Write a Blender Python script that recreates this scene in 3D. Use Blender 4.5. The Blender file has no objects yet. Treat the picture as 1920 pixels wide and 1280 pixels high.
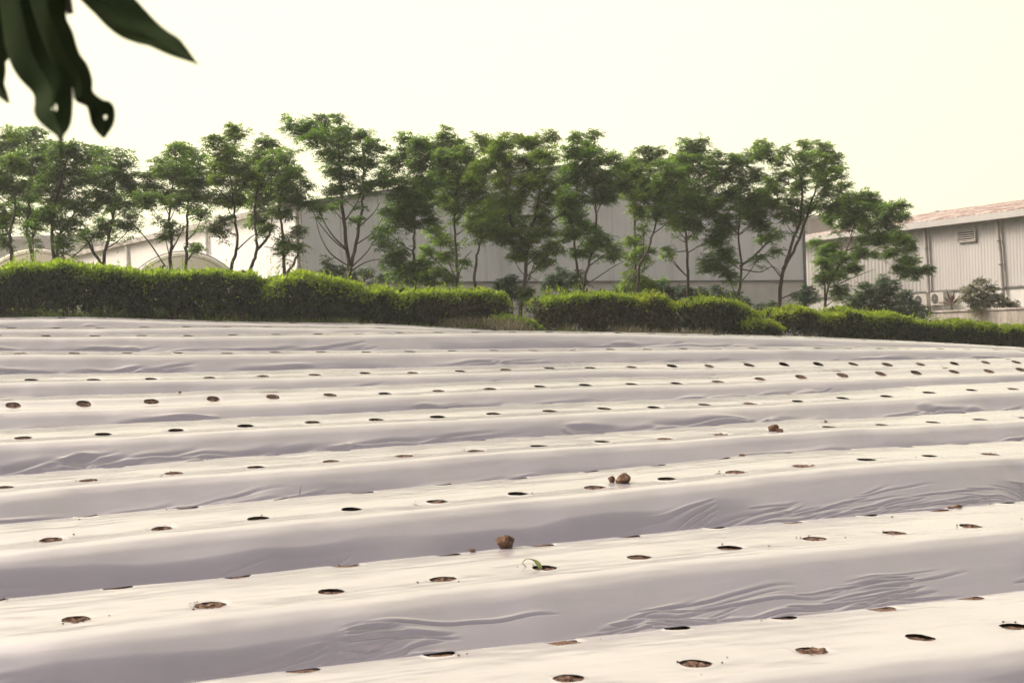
import bpy, math, random
import numpy as np

scene = bpy.context.scene
col = scene.collection

# ------------------------------------------------------------------ camera
F = 2667.0                                  # focal length in pixels of the 1920 wide photograph
ROLL = math.atan(0.035)
PITCH = math.atan(20.0 / F)
fw = np.array([0, math.cos(PITCH), -math.sin(PITCH)])
r0 = np.array([1.0, 0, 0]); u0 = np.cross(r0, fw)
CR = math.cos(ROLL) * r0 - math.sin(ROLL) * u0
CU = math.cos(ROLL) * u0 + math.sin(ROLL) * r0
cam_d = bpy.data.cameras.new('camera')
cam = bpy.data.objects.new('camera', cam_d); col.objects.link(cam)
from mathutils import Matrix, Vector
M = Matrix.Identity(4)
for i in range(3):
    M[i][0] = CR[i]; M[i][1] = CU[i]; M[i][2] = -fw[i]
cam.matrix_world = M
cam_d.sensor_width = 36.0; cam_d.lens = 36.0 * F / 1920.0
cam_d.clip_start = 0.05; cam_d.clip_end = 3000
cam_d.dof.use_dof = True; cam_d.dof.focus_distance = 11.0; cam_d.dof.aperture_fstop = 10.0
scene.camera = cam

# ------------------------------------------------------------------ sky, sun, exposure
SUN_AZ = math.radians(-72)                  # towards the far left of the picture (from +Y, negative = left)
SUN_EL = math.radians(41)
SKY_BACK = (3.4, 3.2, 3.2); SKY_FRONT = (11.8, 11.1, 7.4); SKY_HALO = (145.0, 128.0, 114.0); SKY_MIX = 0.92
world = bpy.data.worlds.new('World'); scene.world = world; world.use_nodes = True
nt = world.node_tree; nt.nodes.clear()
wo = nt.nodes.new('ShaderNodeOutputWorld'); bg = nt.nodes.new('ShaderNodeBackground')
sky = nt.nodes.new('ShaderNodeTexSky'); sky.sky_type = 'NISHITA'; sky.sun_disc = False
sky.sun_elevation = SUN_EL; sky.sun_rotation = SUN_AZ; sky.dust_density = 4.0; sky.air_density = 1.5
mixc = nt.nodes.new('ShaderNodeMix'); mixc.data_type = 'RGBA'; mixc.inputs[0].default_value = SKY_MIX
# overcast veil: brighter and warmer on the sun's side, with the broad glow of the veiled sun
sv = Vector((math.sin(SUN_AZ) * math.cos(SUN_EL), math.cos(SUN_AZ) * math.cos(SUN_EL), math.sin(SUN_EL)))
hz_ = Vector((math.sin(math.radians(-10)), math.cos(math.radians(-10)), .25)).normalized()
tcw = nt.nodes.new('ShaderNodeTexCoord')
def wdot(v):
    d = nt.nodes.new('ShaderNodeVectorMath'); d.operation = 'DOT_PRODUCT'; d.inputs[1].default_value = v
    nt.links.new(tcw.outputs['Generated'], d.inputs[0]); return d.outputs['Value']
mr = nt.nodes.new('ShaderNodeMapRange'); mr.inputs[1].default_value = -.25; mr.inputs[2].default_value = .97
nt.links.new(wdot(hz_), mr.inputs[0])
veil = nt.nodes.new('ShaderNodeMix'); veil.data_type = 'RGBA'; veil.inputs[6].default_value = (*SKY_BACK, 1); veil.inputs[7].default_value = (*SKY_FRONT, 1)
pv = nt.nodes.new('ShaderNodeMath'); pv.operation = 'POWER'; pv.inputs[1].default_value = 1.7; nt.links.new(mr.outputs[0], pv.inputs[0]); nt.links.new(pv.outputs[0], veil.inputs[0])
mx0 = nt.nodes.new('ShaderNodeMath'); mx0.operation = 'MAXIMUM'; mx0.inputs[1].default_value = 0; nt.links.new(wdot(sv), mx0.inputs[0])
pw_ = nt.nodes.new('ShaderNodeMath'); pw_.operation = 'POWER'; pw_.inputs[1].default_value = 14; nt.links.new(mx0.outputs[0], pw_.inputs[0])
ad = nt.nodes.new('ShaderNodeMix'); ad.data_type = 'RGBA'; ad.blend_type = 'ADD'; ad.inputs[7].default_value = (*SKY_HALO, 1); ad.clamp_result = False
nt.links.new(pw_.outputs[0], ad.inputs[0]); nt.links.new(veil.outputs[2], ad.inputs[6]); nt.links.new(ad.outputs[2], mixc.inputs[7])
nt.links.new(sky.outputs[0], mixc.inputs[6]); nt.links.new(mixc.outputs[2], bg.inputs[0])
bg.inputs[1].default_value = 0.115
nt.links.new(bg.outputs[0], wo.inputs[0])
sd = bpy.data.lights.new('sun', 'SUN'); so = bpy.data.objects.new('sun', sd); col.objects.link(so)
sd.energy = 1.5; sd.angle = math.radians(12); sd.color = (1.0, 0.90, 0.79)
sdir = Vector((math.sin(SUN_AZ) * math.cos(SUN_EL), math.cos(SUN_AZ) * math.cos(SUN_EL), math.sin(SUN_EL)))
so.rotation_euler = sdir.to_track_quat('Z', 'Y').to_euler(); so.location = (-10, 20, 30)
vs = scene.view_settings
scene.display_settings.display_device = 'sRGB'
vs.view_transform = 'Standard'; vs.look = 'None'; vs.exposure = 0.17; vs.gamma = 1.0; vs.use_curve_mapping = False

# ------------------------------------------------------------------ pixel <-> place helpers
def ray(u, v): return fw + CR * (u - 960) / F - CU * (v - 640) / F
def at(u, v, Y):
    r = ray(u, v); return r * (Y / r[1])
PH = math.radians(26.5)                     # direction of the rows in plan
tv = np.array([math.cos(PH), math.sin(PH)]); nv = np.array([-math.sin(PH), math.cos(PH)])
def atc(u, v, c):                           # where the sight line crosses the vertical plane of row offset c
    r = ray(u, v); return r * (c / (r[:2] @ nv))
def sw2xy(s, c): return s * tv[0] + c * nv[0], s * tv[1] + c * nv[1]
class Wall:                                 # a vertical wall plane through A and B
    def __init__(self, A, B):
        self.A = np.array(A, float); self.B = np.array(B, float)
        d = self.B - self.A; self.L = np.hypot(*d); self.d = d / self.L
        n = np.array([-self.d[1], self.d[0]])
        if n @ self.A > 0: n = -n
        self.n = n                          # towards the camera
    def hit(self, u, v, off=0.0):           # returns (a, z) along the wall
        r = ray(u, v); T = ((self.A + self.n * off) @ self.n) / (r[:2] @ self.n)
        p = r * T; return (p[:2] - self.A) @ self.d, p[2]
    def p(self, a, off=0.0, z=0.0):
        q = self.A + self.d * a + self.n * off; return (q[0], q[1], z)

# ------------------------------------------------------------------ value noise
def _h(i, j, k, seed):
    x = (i * 374761393 + j * 668265263 + k * 2147483647 + seed * 1274126177) & 0xFFFFFFFF
    x = ((x ^ (x >> 13)) * 1274126177) & 0xFFFFFFFF
    x = x ^ (x >> 16)
    return (x & 0xFFFF) / 65535.0
def vnoise(x, y, seed=0):
    x = np.asarray(x, float); y = np.asarray(y, float)
    xi = np.floor(x).astype(np.int64); yi = np.floor(y).astype(np.int64)
    fx = x - xi; fy = y - yi; fx = fx * fx * (3 - 2 * fx); fy = fy * fy * (3 - 2 * fy)
    a = _h(xi, yi, 0, seed); b = _h(xi + 1, yi, 0, seed); c = _h(xi, yi + 1, 0, seed); d = _h(xi + 1, yi + 1, 0, seed)
    return (a * (1 - fx) + b * fx) * (1 - fy) + (c * (1 - fx) + d * fx) * fy
def fbm(x, y, seed=0, o=3):
    t = 0; a = 0.5
    for i in range(o):
        t = t + a * vnoise(x * 2 ** i, y * 2 ** i, seed + i * 17); a *= .5
    return t
def sstep(a, b, x):
    t = np.clip((np.asarray(x, float) - a) / (b - a), 0, 1); return t * t * (3 - 2 * t)

# ------------------------------------------------------------------ materials
MAT = {}
def newmat(name):
    m = bpy.data.materials.new(name); m.use_nodes = True
    m.node_tree.nodes.clear(); MAT[name] = m
    return m, m.node_tree
def N(t, kind, **kw):
    n = t.nodes.new(kind)
    for k, v in kw.items(): setattr(n, k, v)
    return n
def ramp(t, src, stops):
    r = N(t, 'ShaderNodeValToRGB'); t.links.new(src, r.inputs[0])
    e = r.color_ramp.elements
    while len(e) < len(stops): e.new(0.5)
    for i, (p, c) in enumerate(stops): e[i].position = p; e[i].color = (*c, 1)
    return r.outputs[0]
def noise(t, scale, detail=4, rough=.55, vec=None, scl=None):
    n = N(t, 'ShaderNodeTexNoise'); n.inputs['Scale'].default_value = scale
    n.inputs['Detail'].default_value = detail; n.inputs['Roughness'].default_value = rough
    if vec is None: vec = N(t, 'ShaderNodeTexCoord').outputs['Object']
    if scl:
        mp = N(t, 'ShaderNodeMapping'); mp.inputs['Scale'].default_value = scl
        t.links.new(vec, mp.inputs[0]); vec = mp.outputs[0]
    t.links.new(vec, n.inputs['Vector'])
    return n.outputs['Fac']
def surf(name, stops, scale=3, rough=.7, metal=0, bump=0, bscale=40, detail=4, scl=None, spec=.5):
    m, t = newmat(name)
    o = N(t, 'ShaderNodeOutputMaterial'); b = N(t, 'ShaderNodeBsdfPrincipled')
    t.links.new(b.outputs[0], o.inputs[0])
    t.links.new(ramp(t, noise(t, scale, detail, scl=scl), stops), b.inputs['Base Color'])
    b.inputs['Roughness'].default_value = rough; b.inputs['Metallic'].default_value = metal
    b.inputs['Specular IOR Level'].default_value = spec
    if bump:
        bp = N(t, 'ShaderNodeBump'); bp.inputs['Strength'].default_value = .6; bp.inputs['Distance'].default_value = bump
        t.links.new(noise(t, bscale, 4), bp.inputs['Height']); t.links.new(bp.outputs[0], b.inputs['Normal'])
    return m
def leafmat(name, stops, trans=.35, rough=.5, tcol=None, spec=.35, big=None):
    m, t = newmat(name)
    o = N(t, 'ShaderNodeOutputMaterial'); b = N(t, 'ShaderNodeBsdfPrincipled'); tr = N(t, 'ShaderNodeBsdfTranslucent')
    mx = N(t, 'ShaderNodeMixShader'); mx.inputs[0].default_value = trans
    g = N(t, 'ShaderNodeNewGeometry')
    c = ramp(t, g.outputs['Random Per Island'], stops)
    if big:                                  # patches of older and younger foliage
        m2 = N(t, 'ShaderNodeMix', data_type='RGBA', blend_type='MULTIPLY'); m2.inputs[0].default_value = 1
        t.links.new(c, m2.inputs[6])
        t.links.new(ramp(t, noise(t, big, 2), [(.35, (.7, .72, .75)), (.65, (1.25, 1.2, 1.1))]), m2.inputs[7]); c = m2.outputs[2]
    oi = N(t, 'ShaderNodeObjectInfo'); mo = N(t, 'ShaderNodeMix', data_type='RGBA', blend_type='MULTIPLY'); mo.inputs[0].default_value = 1
    t.links.new(c, mo.inputs[6]); t.links.new(ramp(t, oi.outputs['Random'], [(0, (.85, .92, .9)), (.5, (1, 1, 1)), (1, (1.22, 1.1, .95))]), mo.inputs[7]); c = mo.outputs[2]
    t.links.new(c, b.inputs['Base Color']); b.inputs['Roughness'].default_value = rough
    b.inputs['Specular IOR Level'].default_value = spec
    if tcol:
        m3 = N(t, 'ShaderNodeMix', data_type='RGBA', blend_type='MULTIPLY'); m3.inputs[0].default_value = 1
        m3.inputs[7].default_value = (*tcol, 1); t.links.new(c, m3.inputs[6]); c = m3.outputs[2]
    t.links.new(c, tr.inputs[0])
    t.links.new(b.outputs[0], mx.inputs[1]); t.links.new(tr.outputs[0], mx.inputs[2]); t.links.new(mx.outputs[0], o.inputs[0])
    return m

# silver plastic film
def film_material():
    m, t = newmat('silver_film')
    o = N(t, 'ShaderNodeOutputMaterial'); b = N(t, 'ShaderNodeBsdfPrincipled'); t.links.new(b.outputs[0], o.inputs[0])
    tc = N(t, 'ShaderNodeTexCoord').outputs['Object']
    mp = N(t, 'ShaderNodeMapping'); mp.inputs['Rotation'].default_value = (0, 0, -PH); t.links.new(tc, mp.inputs[0])
    v = mp.outputs[0]
    c = ramp(t, noise(t, 1.6, 5, .6, v, (1, 2.5, 1)), [(.3, (.442, .413, .448)), (.7, (.502, .469, .505))])
    dirt = noise(t, 9, 6, .7, v)
    mx = N(t, 'ShaderNodeMix', data_type='RGBA'); t.links.new(c, mx.inputs[6]); mx.inputs[7].default_value = (.42, .33, .26, 1)
    dr = N(t, 'ShaderNodeMapRange'); dr.inputs[1].default_value = .62; dr.inputs[2].default_value = .85; dr.inputs[4].default_value = .3
    t.links.new(dirt, dr.inputs[0]); t.links.new(dr.outputs[0], mx.inputs[0]); t.links.new(mx.outputs[2], b.inputs['Base Color'])
    b.inputs['Metallic'].default_value = .42
    rr = N(t, 'ShaderNodeMapRange'); rr.inputs[3].default_value = .17; rr.inputs[4].default_value = .28
    t.links.new(noise(t, 5, 3, .5, v), rr.inputs[0]); t.links.new(rr.outputs[0], b.inputs['Roughness'])
    b.inputs['Specular IOR Level'].default_value = .6
    b1 = N(t, 'ShaderNodeBump'); b1.inputs['Strength'].default_value = .5; b1.inputs['Distance'].default_value = .003
    t.links.new(noise(t, 3.0, 4, .5, v, (1, 7, 3)), b1.inputs['Height'])
    b2 = N(t, 'ShaderNodeBump'); b2.inputs['Strength'].default_value = .35; b2.inputs['Distance'].default_value = .0007
    t.links.new(noise(t, 14, 2, .5, v, (.5, 3, 1)), b2.inputs['Height']); t.links.new(b1.outputs[0], b2.inputs['Normal'])
    t.links.new(b2.outputs[0], b.inputs['Normal'])
    return m
film_material()
surf('soil', [(.3, (.06, .035, .025)), (.55, (.14, .085, .062)), (.75, (.24, .155, .115))], 35, .95, bump=.01, bscale=60, spec=.1)
surf('clod', [(.3, (.07, .04, .026)), (.6, (.17, .10, .065)), (.8, (.3, .2, .14))], 30, .95, bump=.006, bscale=90, spec=.1)
surf('ground', [(.3, (.07, .055, .03)), (.5, (.10, .085, .045)), (.7, (.06, .085, .025))], 1.5, .95, bump=.03, bscale=12, spec=.1)
surf('bark', [(.3, (.055, .042, .032)), (.7, (.14, .115, .09))], 30, .9, bump=.006, bscale=60, scl=(1, 1, .2), spec=.2)
surf('pale_stem', [(.3, (.16, .13, .10)), (.7, (.30, .26, .20))], 30, .9, spec=.2)
surf('sheet_grey', [(.28, (.62, .615, .60)), (.45, (.75, .755, .745)), (.7, (.80, .805, .80))], 1.3, .55, scl=(1, 1, .16), detail=6)
surf('sheet_white', [(.3, (.72, .69, .64)), (.7, (.80, .77, .73))], .7, .85, scl=(1, 1, .3), spec=.15)
surf('sheet_cream', [(.3, (.36, .34, .32)), (.7, (.42, .40, .375))], 1.2, .85, scl=(1, 1, .25))
surf('plaster', [(.3, (.54, .52, .49)), (.7, (.68, .65, .61))], 1.6, .9, bump=.005, bscale=30)
surf('flashing', [(.3, (.10, .10, .098)), (.7, (.18, .178, .17))], 4, .6)
surf('gutter', [(.3, (.16, .13, .10)), (.55, (.36, .33, .29)), (.75, (.46, .43, .39))], 1.8, .7, detail=6, scl=(1, 1, 2))
surf('pipe', [(.3, (.25, .225, .20)), (.7, (.36, .33, .30))], 4, .6, scl=(1, 1, .3))
surf('pipe_white', [(.3, (.55, .52, .48)), (.7, (.65, .62, .58))], 4, .6)
surf('rusty_roof', [(.44, (.42, .35, .315)), (.5, (.31, .22, .195)), (.56, (.16, .095, .08))], 1.8, .8, detail=9, scl=(1, 1, 1))
surf('roof_grey', [(.3, (.2, .2, .19)), (.7, (.3, .3, .28))], 1, .7)
surf('dark', [(.3, (.02, .02, .02)), (.7, (.04, .04, .038))], 5, .8)
surf('louvre', [(.3, (.30, .27, .24)), (.7, (.42, .39, .35))], 5, .6)
surf('ac_shell', [(.3, (.42, .39, .34)), (.7, (.58, .55, .5))], 6, .5)

surf('hoop', [(.3, (.42, .37, .31)), (.7, (.54, .48, .42))], 8, .7)
surf('pale_wall', [(.3, (.58, .54, .51)), (.7, (.66, .62, .585))], .6, .8)
surf('pink_wall', [(.3, (.55, .46, .43)), (.7, (.62, .53, .49))], .6, .8)
# stained retaining wall: dark streaks running down from its top
def stained():
    m, t = newmat('stained_concrete')
    o = N(t, 'ShaderNodeOutputMaterial'); b = N(t, 'ShaderNodeBsdfPrincipled'); t.links.new(b.outputs[0], o.inputs[0])
    base = ramp(t, noise(t, 2.5, 6), [(.3, (.36, .32, .28)), (.7, (.50, .45, .40))])
    st = ramp(t, noise(t, 3.6, 8, .7, None, (1, 1, .14)), [(.42, (1, 1, 1)), (.56, (.6, .58, .56)), (.68, (.25, .24, .24))])
    mx = N(t, 'ShaderNodeMix', data_type='RGBA', blend_type='MULTIPLY'); mx.inputs[0].default_value = .9
    t.links.new(base, mx.inputs[6]); t.links.new(st, mx.inputs[7]); t.links.new(mx.outputs[2], b.inputs['Base Color'])
    b.inputs['Roughness'].default_value = .9
stained()
leafmat('tree_leaf', [(0, (.052, .088, .028)), (.5, (.092, .155, .042)), (.85, (.135, .21, .056)), (1, (.18, .26, .07))], .55, .5, (1.7, 1.85, .8), big=1.6)
leafmat('shrub_leaf', [(0, (.035, .070, .035)), (.6, (.055, .105, .050)), (1, (.09, .15, .06))], .25, .5, big=2)
leafmat('dusty_leaf', [(0, (.08, .10, .06)), (.6, (.14, .16, .10)), (1, (.24, .23, .17))], .2, .8)
leafmat('hedge_leaf', [(0, (.018, .028, .011)), (.5, (.032, .052, .016)), (.9, (.065, .10, .025)), (1, (.11, .095, .045))], .2, .42, big=2.5)
leafmat('hedge_dry', [(0, (.04, .038, .022)), (.5, (.075, .075, .038)), (1, (.17, .14, .085))], .2, .6, big=2.5)
leafmat('new_leaf', [(0, (.14, .22, .03)), (.5, (.25, .35, .045)), (1, (.40, .46, .09))], .5, .45, (1.5, 1.5, .7))
leafmat('grass', [(0, (.06, .10, .02)), (.5, (.10, .16, .035)), (.8, (.16, .20, .06)), (1, (.28, .24, .13))], .35, .6)
leafmat('dry_grass', [(0, (.14, .13, .06)), (.5, (.22, .19, .11)), (1, (.32, .27, .18))], .3, .7)
leafmat('red_leaf', [(0, (.12, .04, .035)), (.5, (.17, .07, .06)), (1, (.08, .09, .05))], .2, .5)
leafmat('seedling', [(0, (.25, .32, .12)), (1, (.3, .36, .16))], .35, .5)
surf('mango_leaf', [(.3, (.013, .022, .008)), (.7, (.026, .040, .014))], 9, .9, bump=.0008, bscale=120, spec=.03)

leafmat('tunnel_film', [(0, (.74, .70, .64)), (1, (.78, .74, .68))], .6, .5)
# ------------------------------------------------------------------ object helpers
def mesh_np(name, V, Q, mats, midx=None, smooth=False, tris=None):
    me = bpy.data.meshes.new(name)
    V = np.asarray(V, np.float32).reshape(-1, 3); Q = np.asarray(Q, np.int32)
    nq = len(Q); k = Q.shape[1]
    me.vertices.add(len(V)); me.vertices.foreach_set('co', V.ravel())
    me.loops.add(nq * k); me.loops.foreach_set('vertex_index', Q.ravel())
    me.polygons.add(nq); me.polygons.foreach_set('loop_start', np.arange(0, nq * k, k, dtype=np.int32))
    try: me.polygons.foreach_set('loop_total', np.full(nq, k, np.int32))
    except Exception: pass
    for m in (mats if isinstance(mats, (list, tuple)) else [mats]): me.materials.append(MAT[m])
    if midx is not None: me.polygons.foreach_set('material_index', np.asarray(midx, np.int32))
    if smooth: me.polygons.foreach_set('use_smooth', np.ones(nq, bool))
    me.update(calc_edges=True)
    return me
def link(name, me, parent=None, loc=None):
    o = bpy.data.objects.new(name, me); col.objects.link(o)
    if parent is not None: o.parent = parent
    if loc is not None: o.location = loc
    return o
def tag(o, label, cat, group=None, kind=None):
    if label: o['label'] = label
    if cat: o['category'] = cat
    if group: o['group'] = group
    if kind: o['kind'] = kind
    return o
def thing(name, loc, label, cat, group=None):
    o = bpy.data.objects.new(name, None); o.location = loc; o.empty_display_size = .2; col.objects.link(o)
    return tag(o, label, cat, group)
class MB:                                   # collects boxes, tubes and quads; world coordinates
    def __init__(s): s.v = []; s.f = []; s.m = []; s.sm = []
    def add(s, vs, fs, mi=0, sm=False):
        b = len(s.v); s.v += [tuple(x) for x in vs]
        for f in fs: s.f.append([b + i for i in f]); s.m.append(mi); s.sm.append(sm)
    def prism(s, pts, off, mi=0):           # polygon pts (3D) swept by vector off
        n = len(pts); off = np.array(off, float)
        vs = [np.array(p, float) for p in pts]; vs += [p + off for p in vs]
        s.add(vs, [list(range(n))[::-1], list(range(n, 2 * n))] + [[i, (i + 1) % n, n + (i + 1) % n, n + i] for i in range(n)], mi)
    def wbox(s, W, a0, a1, z0, z1, o0, o1, mi=0, z0b=None, z1b=None):   # box on a wall
        z0b = z0 if z0b is None else z0b; z1b = z1 if z1b is None else z1b
        s.prism([W.p(a0, o0, z0), W.p(a1, o0, z0b), W.p(a1, o0, z1b), W.p(a0, o0, z1)], np.append(W.n * (o1 - o0), 0), mi)
    def tube(s, pts, rad, n=6, mi=0, cap=True):
        P = np.array(pts, float); k = len(P)
        R = np.full(k, rad) if np.isscalar(rad) else np.array(rad, float)
        T = np.gradient(P, axis=0); T /= np.linalg.norm(T, axis=1)[:, None] + 1e-9
        ref = np.array([0, 0, 1.]) if abs(T[0][2]) < .8 else np.array([1., 0, 0])
        vs = []
        for i in range(k):
            a = np.cross(T[i], ref); a /= np.linalg.norm(a) + 1e-9; b = np.cross(T[i], a)
            for j in range(n):
                th = 2 * math.pi * j / n; vs.append(P[i] + R[i] * (a * math.cos(th) + b * math.sin(th)))
        fs = [[i * n + j, i * n + (j + 1) % n, (i + 1) * n + (j + 1) % n, (i + 1) * n + j] for i in range(k - 1) for j in range(n)]
        if cap: fs += [list(range(n))[::-1], [(k - 1) * n + j for j in range(n)]]
        s.add(vs, fs, mi, True)
    def build(s, name, mats, parent=None, root=None):
        me = bpy.data.meshes.new(name)
        V = s.v
        if root is not None: V = [(x - root[0], y - root[1], z - root[2]) for x, y, z in s.v]
        me.from_pydata(V, [], s.f)
        for m in (mats if isinstance(mats, (list, tuple)) else [mats]): me.materials.append(MAT[m])
        me.polygons.foreach_set('material_index', s.m); me.polygons.foreach_set('use_smooth', s.sm); me.update()
        return link(name, me, parent)

# ------------------------------------------------------------------ the field: measured rows of planting holes
C0 = {0: 2.70, 1: 4.13, 2: 5.55, 3: 7.04, 4: 8.60, 5: 10.00, 6: 11.45, 7: 12.80, 8: 14.20, 9: 15.60, 10: 17.00, 11: 18.40}
HOLES = {
1: [(1068,1271),(1305,1243),(1522,1218),(1725,1197),(1905,1174)],
2: [(145,1160),(397,1132),(622,1108),(829,1086),(1020,1064),(1200,1044),(1368,1026),(1527,1009),(1678,999),(1821,986)],
3: [(98,1010),(302,989),(486,970),(659,956),(820,941),(972,927),(1114,912),(1250,900),(1378,884),(1504,871),(1624,862),(1743,855),(1856,852)],
4: [(4,914),(164,901),(327,887),(482,875),(622,865),(759,856),(890,844),(1011,835),(1130,829),(1245,822),(1353,814),(1455,806),(1555,799),(1655,796),(1749,792),(1838,787)],
5: [(43,821),(190,813),(327,806),(459,799),(587,793),(705,787),(820,782),(926,776),(1032,771),(1131,766),(1228,763),(1319,759),(1407,756),(1494,752),(1579,747),(1662,743),(1743,736),(1823,731),(1898,729)],
6: [(25,759),(157,757),(282,753),(400,747),(514,743),(621,741),(725,737),(824,732),(918,728),(1010,725),(1097,721),(1184,719),(1268,718),(1348,716),(1426,711),(1503,706),(1579,702),(1652,700),(1719,699),(1788,697),(1855,695),(1915,693)],
7: [(61,712),(178,710),(286,710),(393,708),(495,706),(592,702),(684,700),(775,699),(861,697),(947,694),(1029,691),(1107,689),(1184,688),(1259,687),(1331,687),(1403,685),(1469,683),(1535,683),(1601,683),(1664,683),(1727,682),(1789,681),(1848,679),(1907,679)]}
CREST = {8: [(0,658),(315,659),(700,656),(1000,653),(1300,650),(1650,650),(1800,652),(1920,657)],
         9: [(0,627),(350,627),(515,625),(735,622),(960,620),(1100,622),(1300,626),(1500,631),(1700,640),(1920,652)],
         10: [(0,614),(300,612),(430,610),(700,613),(960,625),(1920,668)],
         11: [(0,596),(130,594),(250,598),(430,603),(700,607),(960,622),(1920,680)]}
DZB = {0: .02, 1: .015, 2: .02, 3: .032, 4: .028, 5: .038, 6: .052, 7: .046, 8: .022, 9: .02, 10: .018, 11: .018}
ZS = {}
HS = {}
for k, pts in HOLES.items():
    P = np.array([atc(u, v, C0[k]) for u, v in pts]); s = P[:, :2] @ tv
    z = P[:, 2].copy()
    zz = np.convolve(np.pad(z, 1, mode='edge'), [.2, .6, .2], 'valid'); zz[0] = z[0]; zz[-1] = z[-1]
    g0 = (zz[min(3, len(z)-1)] - zz[0]) / (s[min(3, len(z)-1)] - s[0]); g1 = (zz[-1] - zz[-4]) / (s[-1] - s[-4])
    S = np.concatenate([[s[0] - 4], s, [s[-1] + 4]]); Z = np.concatenate([[zz[0] - 4 * g0 * .6], zz, [zz[-1] + 4 * g1 * .6]])
    ZS[k] = (S, Z)
    ext = [s[0] - .5 * (i + 1) for i in range(3)][::-1]; ex2 = [s[-1] + .5 * (i + 1) for i in range(3)]
    HS[k] = ext + list(s) + ex2
for k, pts in CREST.items():
    P = np.array([atc(u, v, C0[k] + .45) for u, v in pts]); s = P[:, :2] @ tv; z = P[:, 2] - DZB[k]
    S = np.concatenate([[s[0] - 4], s, [s[-1] + 4]]); Z = np.concatenate([[z[0] + .05], z, [z[-1] - .35]])
    ZS[k] = (S, Z)
    a = {8: 11.84 % .5, 9: .31, 10: .12, 11: .4}[k]
    HS[k] = list(np.arange(math.floor(s[0]) + a - 1, s[-1] + 1, .5))
ZS[0] = (ZS[1][0], ZS[1][1] - .11); HS[0] = list(np.arange(-1.2, 4.6, .5))
def zline(k, s):                            # smoothed interpolation of the bed height along the row
    s = np.asarray(s, float); S, Z = ZS[k]; t = 0
    for d, w in ((-.3, .15), (-.15, .2), (0, .3), (.15, .2), (.3, .15)): t = t + w * np.interp(s + d, S, Z)
    return t
PW = np.array([-.78, -.68, -.62, -.54, -.42, -.30, -.24, -.18, 0, .2, .4, .52, .60, .65, .70, .78])
def profile_tab(dzb):
    PZ = np.array([-.335, -.335, -.325, -.265, -.15, -.045, -.014, -.004, 0, .5 * dzb + .006, dzb * .85 + .005, dzb, dzb - .022, dzb - .07, dzb - .22, dzb - .36])
    w = np.linspace(-.85, .85, 681); z = np.interp(w, PW, PZ); kz = np.hanning(27); kz /= kz.sum()
    z = np.convolve(np.pad(z, 13, mode='edge'), kz, 'valid'); z -= np.interp(0, w, z)
    return w, z
PT = {k: profile_tab(DZB[k]) for k in C0}
rngp = random.Random(5)
PINS = {}
for k in C0:
    S = ZS[k][0]; p = []; x = S[0] + 2
    while x < S[-1]:
        p.append((x, -.39 - .07 * rngp.random(), .5 + rngp.random() * .9, rngp.random() * 50)); x += rngp.uniform(.9, 2.3)
    PINS[k] = p
CREASES = {}
for k in C0:
    rc_ = random.Random(40 + k); cl = []; coarse = k > 4; px = .0030 if k <= 3 else .0052 if not coarse else .008
    for (ps, pw, amp, sd_) in PINS[k]:
        sg = rc_.choice((-1, 1)); nr_ = rc_.randint(5, 13); a0 = rc_.uniform(.0, .06); spread = rc_.uniform(.12, .24)
        for i in range(nr_):
            an = a0 + spread * i / nr_ + rc_.uniform(-.05, .05)
            ln = rc_.uniform(.15, 1.1) * (1 - .45 * i / nr_)
            st = rc_.uniform(.0, .12)
            x0 = ps + sg * st; y0 = pw + .03 - i * .009
            cl.append((x0, y0, sg * math.cos(an), -math.sin(an), ln, px * rc_.uniform(.8, 1.7), amp * rc_.uniform(.013, .028) * (px / .003) ** .5))
        if rc_.random() < .6:
            for i in range(rc_.randint(3, 6)):
                an = rc_.uniform(.06, .25); cl.append((ps - sg * .03, pw - i * .01, -sg * math.cos(an), -math.sin(an), rc_.uniform(.12, .4), px * rc_.uniform(.8, 1.4), amp * rc_.uniform(.009, .018) * (px / .003) ** .5))
    x = ZS[k][0][0] + 2
    while x < ZS[k][0][-1]:
        dens_ = vnoise(np.array([x * .8]), np.array([k * 3.3]), 44)[0]
        if dens_ > .4:
            y = -.40 - .17 * rc_.random() ** .7; an = rc_.gauss(.03, .05)
            cl.append((x, y, math.cos(an), math.sin(an), rc_.uniform(.15, .7), px * rc_.uniform(.7, 1.3), rc_.uniform(.006, .019) * (px / .003) ** .5 * float(sstep(-.30, -.5, y))))
        x += rc_.uniform(.015, .07)
    x = ZS[k][0][0] + 2
    while x < ZS[k][0][-1]:
        y = rc_.uniform(-.22, .5); cl.append((x, y, 1.0, rc_.gauss(0, .04), rc_.uniform(.15, .6), .011 * rc_.uniform(.9, 1.6), rc_.uniform(.0008, .0024)))
        x += rc_.uniform(.05, .25)
    CREASES[k] = cl
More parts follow.
